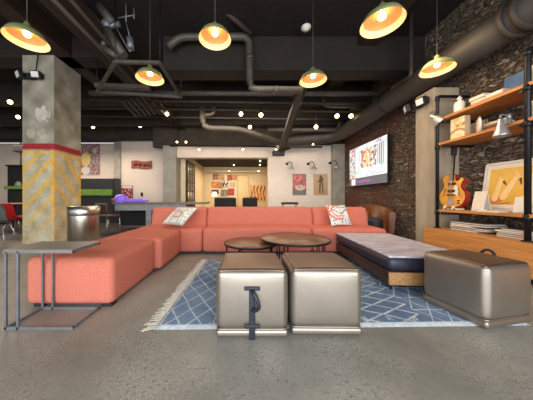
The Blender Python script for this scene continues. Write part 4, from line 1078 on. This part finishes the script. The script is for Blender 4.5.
# three sconces on the back wall
def sconce():
    t = thing('wall_sconce', 'x', 'lamp', (0, 0, 0), 0, 'gooseneck sconces over the wall posters')
    bm = BM(); lathe(bm, [(.02, .12), (.03, .11), (.035, .08), (.10, .0), (.105, -.02), (.098, -.02), (.03, .07)], 24, (0, 0, 0)); obj('lamp_shade', bm, M['alu'], t)
    bm = BM(); tube(bm, bend([(0, 0, .12), (0, 0, .2), (-.08, .02, .27), (-.12, .3, .22)], .06), .012, 8); obj('arm', bm, M['dark'], t)
    bm = BM(); tube(bm, [(-.12, .29, .22), (-.12, .33, .22)], .05, 14); obj('wall_mount', bm, M['dark'], t)
    bm = BM(); sphere(bm, (0, 0, .0), .035, 10, 6); obj('bulb', bm, M['ivory'], t)
    return t
s0 = sconce()
for i, (px, lab) in enumerate(((292, 'gooseneck sconce above the pink poster'), (314, 'gooseneck sconce above the tan figure poster'), (334.5, 'gooseneck sconce on the concrete pier beside the stone wall'))):
    o = s0 if i == 0 else copy_tree(s0)
    o.location = (PX(px, 7.87), 7.87 if i < 2 else 7.67, PZ(168.5, 7.87)); o['label'] = lab
# emergency floodlights
def flood(lab, loc, rz):
    t = thing('emergency_light', lab, 'lamp', loc, rz, 'twin headed emergency lights')
    obj('housing', box(BM(), -.16, .22, -.06, .0, -.05, .06, .012), M['black'], t)
    obj('wall_plate', box(BM(), -.05, .05, 0, .035, -.05, .05), M['black'], t)
    for x, a in ((-.2, -.5), (.14, .15)):
        R = Matrix.Translation((x, -.10, .0)) @ Matrix.Rotation(a, 4, 'Z') @ Matrix.Rotation(.25, 4, 'X')
        bm = BM(); box(bm, -.085, .085, -.02, .06, -.075, .07, .012); bm.transform(R); h_ = obj('head', bm, M['black'], t)
        bm = BM(); box(bm, -.065, .065, -.028, -.018, -.055, .052, .004); bm.transform(R); obj('lens', bm, M['lens'], h_)
    return t
fl = flood('twin headed black floodlight on the striped column', (PX(34, 4.42), 4.405, PZ(77, 4.4)), 0)
bm = BM(); tube(bm, bend([(.06, -.01, .06), (.07, -.01, .2), (.11, -.01, .45)], .05), .01, 6); obj('cable', bm, M['black'], fl)
flood('twin headed black floodlight on the concrete pilaster beside the shelving', (3.265, 4.0, PZ(105, 4.0)), PI * 1.5)

# ------------------------------------------------------------------ furniture beyond the sofa
# club chair
t = thing('club_chair', 'tan leather barrel club chair behind the daybed, against the stone wall', 'armchair', (3.22, 5.25, 0))
def shell(r0, r1, z0, z1, a0, a1, n=22):
    bm = BM(); rows = []
    for k in range(n + 1):
        a = a0 + (a1 - a0) * k / n; s = math.sin((k / n) * PI) ; zt_ = z1 - .16 * (1 - s) ** 1.2
        rows.append([bm.verts.new((r * math.cos(a), r * math.sin(a), z)) for r, z in ((r0, z0), (r0 + .01, zt_ - .03), ((r0 + r1) / 2, zt_), (r1, zt_ - .03), (r1 - .03, z0))])
    for A_, B_ in zip(rows, rows[1:]):
        for i in range(5): f = bm.faces.new((A_[i], B_[i], B_[(i + 1) % 5], A_[(i + 1) % 5])); f.smooth = True
    bm.faces.new(rows[0]); bm.faces.new(rows[-1][::-1]); return bm
obj('barrel_back', shell(.26, .40, .1, .79, -PI * .2, PI * 1.2), M['leather'], t)
bm = BM(); lathe(bm, [(.001, .1), (.26, .1), (.27, .12), (.27, .38), (.24, .43), (.001, .45)], 32); obj('seat', bm, M['leather'], t)
for x, y in ((-.22, -.18), (.22, -.18), (-.2, .22), (.2, .22)):
    bm = BM(); tube(bm, [(x, y, 0), (x * .95, y * .95, .11)], .02, 8, True, [.014, .022]); obj('leg', bm, M['walnut'], t)
# drum stool
t = thing('drum_stool', 'black cylindrical drum stool beside the end of the sofa', 'stool', (PX(374.5, 4.72), 4.72, 0))
bm = BM(); lathe(bm, [(.001, 0), (.155, 0), (.16, .02), (.16, .44)], 32); obj('drum', bm, M['black'], t)
bm = BM(); lathe(bm, [(.16, .44), (.166, .45), (.166, .47), (.15, .485), (.001, .487)], 32); obj('seat', bm, M['navy'], t)
# wooden chair peeking over the sofa
t = thing('wooden_chair', 'dark brown wooden chair whose top rail shows above the sofa back', 'chair', (PX(288, 6.2), 6.2, 0), PI)
obj('seat', rbox(BM(), -.21, .21, -.2, .2, .43, .47, .015, (0, 0, 0), 3, 2), M['walnut'], t)
for x, y in ((-.19, -.18), (.19, -.18), (-.19, .18), (.19, .18)): obj('leg', sq(BM(), x, y, 0, .43, .018), M['walnut'], t)
bm = BM(); tube(bm, [(-.23, .2, .80), (-.1, .235, .805), (.1, .235, .805), (.23, .2, .80)], .035, 10); obj('top_rail', bm, M['walnut'], t)
bm = BM()
for x in (-.18, .18): tube(bm, [(x, .19, .45), (x, .21, .79)], .014, 8)
obj('back_post', bm, M['walnut'], t)

# games table
t = thing('games_table', 'long grey concrete games table behind the chaise end of the sofa', 'table', (-2.6, 6.6, 0))
ga, gb = PX(112, 6.3), PX(204, 6.3)
obj('tabletop', box(BM(), ga, gb, 6.3, 7.4, PZ(204.3, 6.3), PZ(202.6, 6.3), .005), M['slate'], t, True)
obj('apron', box(BM(), ga + .05, PX(186, 6.35), 6.35, 7.35, PZ(210.5, 6.35), PZ(204.3, 6.3)), M['gtable'], t, True)
for x in (PX(148.5, 6.4), PX(196, 6.4)):
    obj('leg', box(box(BM(), x - .08, x + .08, 6.4, 6.55, 0, .62), x - .08, x + .08, 7.15, 7.3, 0, .62), M['gtable'], t, True)
obj('back_panel', box(BM(), PX(118, 6.9), PX(190, 6.9), 7.0, 7.05, .05, .6), M['black'], t, True)  # dark panel filling the space under the tabletop
ZG = PZ(202.6, 6.3)
t = thing('violet_bag', 'rounded violet bag lying on the end of the grey games table', 'bag', (PX(121, 6.6), 6.6, ZG))
bm = BM(); lathe(bm, [(.16, .0), (.185, .06), (.18, .14), (.14, .21), (.07, .245), (.001, .25)], 24); obj('bag_body', bm, M['purple'], t)
bm = BM(); rbox(bm, -.22, -.1, -.17, -.05, .0, .12, .04, (0, 0, 0), 3, 3); obj('bag_flap', bm, M['leather'], t)
t = thing('violet_cloth', 'flat folded violet cloth on the games table beside the rounded bag', 'cloth', (PX(137, 6.6), 6.6, ZG + .024))
bm = BM(); rbox(bm, -.3, .28, -.15, .2, 0, .05, .02, (0, 0, .02), 6, 3); obj('fold', bm, M['purple'], t)
bm = BM(); rbox(bm, -.26, .1, -.12, .16, .052, .085, .015, (0, 0, .015), 5, 3); obj('upper_fold', bm, M['purple'], t)
# dark chair at the games table end
t = thing('dark_chair', 'dark brown padded chair standing before the end of the games table', 'chair', (PX(109, 6.0), 5.95, 0), PI * .9)
obj('seat', rbox(BM(), -.23, .23, -.22, .22, .40, .48, .03, (0, 0, .01), 4, 3), M['walnut'], t)
obj('backrest', rbox(BM(), -.23, .23, .18, .23, .52, .8, .025, (0, .01, 0), 4, 3), M['walnut'], t)
for x, y in ((-.2, -.19), (.2, -.19), (-.2, .19), (.2, .19)):
    bm = BM(); tube(bm, [(x * 1.1, y * 1.1, 0), (x, y, .41)], .014, 8); obj('leg', bm, M['alu'], t)
bm = BM()
for x in (-.18, .18): tube(bm, [(x, .2, .45), (x, .21, .55)], .012, 6)
obj('back_post', bm, M['dark'], t)
# black counter with green ledge
t = thing('black_counter', 'black counter unit with a bright green ledge under the collage poster', 'counter', (PX(100, 8.3), 8.5, 0))
x0, x1 = PX(78, 8.2), PX(113, 8.2)
obj('lower_body', box(BM(), x0, x1, 8.2, 8.5, 0, PZ(195.5, 8.2)), M['counter'], t, True)
obj('ledge', box(BM(), x0, x1, 8.12, 8.5, PZ(195.5, 8.2), PZ(189.5, 8.2), .005), M['lime'], t, True)
obj('upper_body', box(BM(), x0, x1, 8.2, 8.5, PZ(189.5, 8.2), PZ(178.5, 8.2), .008), M['counter'], t, True)
obj('side_return', box(BM(), x1, PX(116.5, 8.2), 8.22, 8.5, 0, PZ(178.2, 8.2), .008), M['counter'], t, True)
# second black unit at the far end
t = thing('black_kiosk', 'black cabinet with a green ledge seen beside the striped column', 'cabinet', (PX(17, 8.6), 8.8, 0))
x0, x1 = PX(7.5, 9.1), PX(26, 8.7)
obj('cabinet_back', box(BM(), x0, x1, 9.1, 9.2, 0, PZ(166, 9.1)), M['black'], t, True)
x0 = PX(6.5, 8.6)
obj('cabinet_body', box(BM(), x0 + .1, x1, 8.6, 9.1, 0, PZ(189, 8.6)), M['black'], t, True)
obj('ledge', box(BM(), x0, x1, 8.5, 9.1, PZ(189, 8.5), PZ(186, 8.5), .005), M['lime'], t, True)
obj('cornice', box(BM(), PX(5, 9.0), x1, 9.0, 9.2, PZ(166, 9.0), PZ(164.8, 9.0), .005), M['black'], t, True)
t = thing('green_lamp', 'pale green dome lamp on the green ledge of the black cabinet', 'lamp', (PX(17, 8.7), 8.75, PZ(186, 8.5) + .002))
bm = BM(); lathe(bm, [(.11, .02), (.12, .06), (.07, .16), (.04, .2), (.001, .205)], 20); obj('lamp_shade', bm, M['greyshell'], t)
bm = BM(); lathe(bm, [(.08, 0), (.08, .02), (.03, .03), (.03, .06)], 16); obj('lamp_base', bm, M['lime'], t)
t = thing('hanging_speaker', 'dark brown speaker box hanging on a rod beside the column', 'speaker', (PX(17, 7.8), 7.8, PZ(152, 7.8)))
obj('cabinet', box(BM(), PX(12.5, 7.8), PX(24, 7.8), 7.8, 8.0, PZ(151.5, 7.8), PZ(145, 7.8), .01), M['walnut'], t, True)
bm = BM(); tube(bm, [(PX(18, 7.8), 7.9, PZ(145, 7.8)), (PX(18, 7.8), 7.9, ZC)], .02, 8); tube(bm, [(PX(18, 7.8), 7.9, PZ(166, 7.8)), (PX(18, 7.8), 7.9, PZ(151.5, 7.8))], .02, 8); obj('rod', bm, M['dark'], t, True)
bm = BM(); box(bm, PX(13.5, 7.8), PX(23, 7.8), 7.785, 7.8, PZ(150.7, 7.8), PZ(145.8, 7.8)); obj('grille', bm, M['black'], t, True)

# shell chairs
def shellchair(lab, loc, rz, m):
    t = thing('shell_chair', lab, 'chair', loc, rz, 'moulded shell chairs beside the column')
    prof = [(-.22, .455), (-.18, .45), (-.08, .43), (.05, .425), (.15, .445), (.20, .52), (.225, .64), (.245, .76), (.25, .82)]
    prof = smooth_pts(prof, 3); nn = 12; bm = BM(); rows = []
    for k, (y, z) in enumerate(prof):
        tt = k / (len(prof) - 1); wd = .23 * (1 if .1 < tt < .75 else (.9 + .1 * min(1, tt / .1) if tt <= .1 else 1 - .55 * ((tt - .75) / .25) ** 2))
        row = []
        for j in range(nn + 1):
            s = j / nn * 2 - 1; cup = .07 * s * s * (1 if tt < .55 else 1 - (tt - .55)); fwd = -.07 * s * s * max(0, (tt - .35)) * 1.5
            row.append(bm.verts.new((s * wd, y + fwd, z + cup * (1 - max(0, tt - .5) * 1.6))))
        rows.append(row)
    for A_, B_ in zip(rows, rows[1:]):
        for j in range(nn): f = bm.faces.new((A_[j], A_[j + 1], B_[j + 1], B_[j])); f.smooth = True
    bmesh.ops.solidify(bm, geom=bm.faces[:], thickness=.012)
    obj('seat_shell', bm, m, t)
    for sx in (-1, 1):
        for sy in (-1, 1):
            bm = BM(); tube(bm, [(sx * .24, sy * .22, 0), (sx * .12, sy * .1, .42)], .011, 8, True, [.009, .013]); obj('leg', bm, M['alu'], t)
    bm = BM(); tube(bm, [(-.18, -.16, .21), (.18, .16, .21)], .005, 6); tube(bm, [(.18, -.16, .21), (-.18, .16, .21)], .005, 6); box(bm, -.13, .13, -.12, .12, .405, .42); obj('brace', bm, M['dark'], t)
    return t
shellchair('red patterned shell chair beside the striped column', (PX(17, 5.3), 5.3, 0), PI * .93, M['redshell'])
shellchair('grey shell chair at the picture edge beside the red one', (PX(-2, 4.45), 4.45, 0), PI * 1.1, M['greyshell'])
t = thing('cafe_table', 'round pale wood cafe table behind the red shell chair', 'table', (PX(14, 6.4), 6.4, 0))
bm = BM(); lathe(bm, [(.001, .80), (.38, .80), (.385, .79), (.38, .765), (.001, .765)], 36); obj('tabletop', bm, M['osb'], t)
bm = BM(); tube(bm, [(0, 0, .02), (0, 0, .765)], .035, 12); obj('pedestal', bm, M['dark'], t)
bm = BM(); lathe(bm, [(.001, .03), (.05, .03), (.26, .012), (.27, 0), (.001, 0)], 28); obj('base', bm, M['dark'], t)

# rear room seats and lamp
for px0, px1, lab in ((214.5, 236, 'dark lounge chair in the rear room under the picture wall'), (242.5, 257.5, 'dark lounge chair in the rear room before the golden canvas')):
    Yv = 9.8; xa, xb = PX(px0, Yv), PX(px1, Yv)
    t = thing('lounge_chair', lab, 'armchair', ((xa + xb) / 2, Yv + .3, 0), 0, 'dark lounge chairs in the rear room')
    obj('backrest', rbox(BM(), xa, xb, Yv, Yv + .16, .3, .97, .07, (0, .01, .01), 5, 4), M['dchair'], t, True)
    obj('seat', rbox(BM(), xa + .02, xb - .02, Yv + .16, Yv + .7, .16, .44, .05, (0, 0, .02), 5, 3), M['dchair'], t, True)
    for x in (xa, xb - .1): obj('armrest', rbox(BM(), x, x + .1, Yv + .14, Yv + .7, .16, .62, .04, (0, 0, 0), 4, 3), M['dchair'], t, True)
    for x in (xa + .06, xb - .06):
        for y in (Yv + .06, Yv + .62): obj('leg', sq(BM(), x, y, 0, .32 if y < Yv + .1 else .17, .018), M['black'], t, True)
t = thing('floor_lamp', 'glowing floor lamp beside the first dark lounge chair', 'lamp', (PX(214.5, 11.4), 11.4, 0))
bm = BM(); lathe(bm, [(.001, .02), (.12, .018), (.12, 0), (.001, 0)], 20); obj('base', bm, M['dark'], t)
bm = BM(); tube(bm, [(0, 0, .02), (0, 0, 1.12)], .012, 8); obj('pole', bm, M['dark'], t)
bm = BM(); lathe(bm, [(.14, 1.06), (.10, 1.26)], 20); obj('lamp_shade', bm, M['lamp'], t)
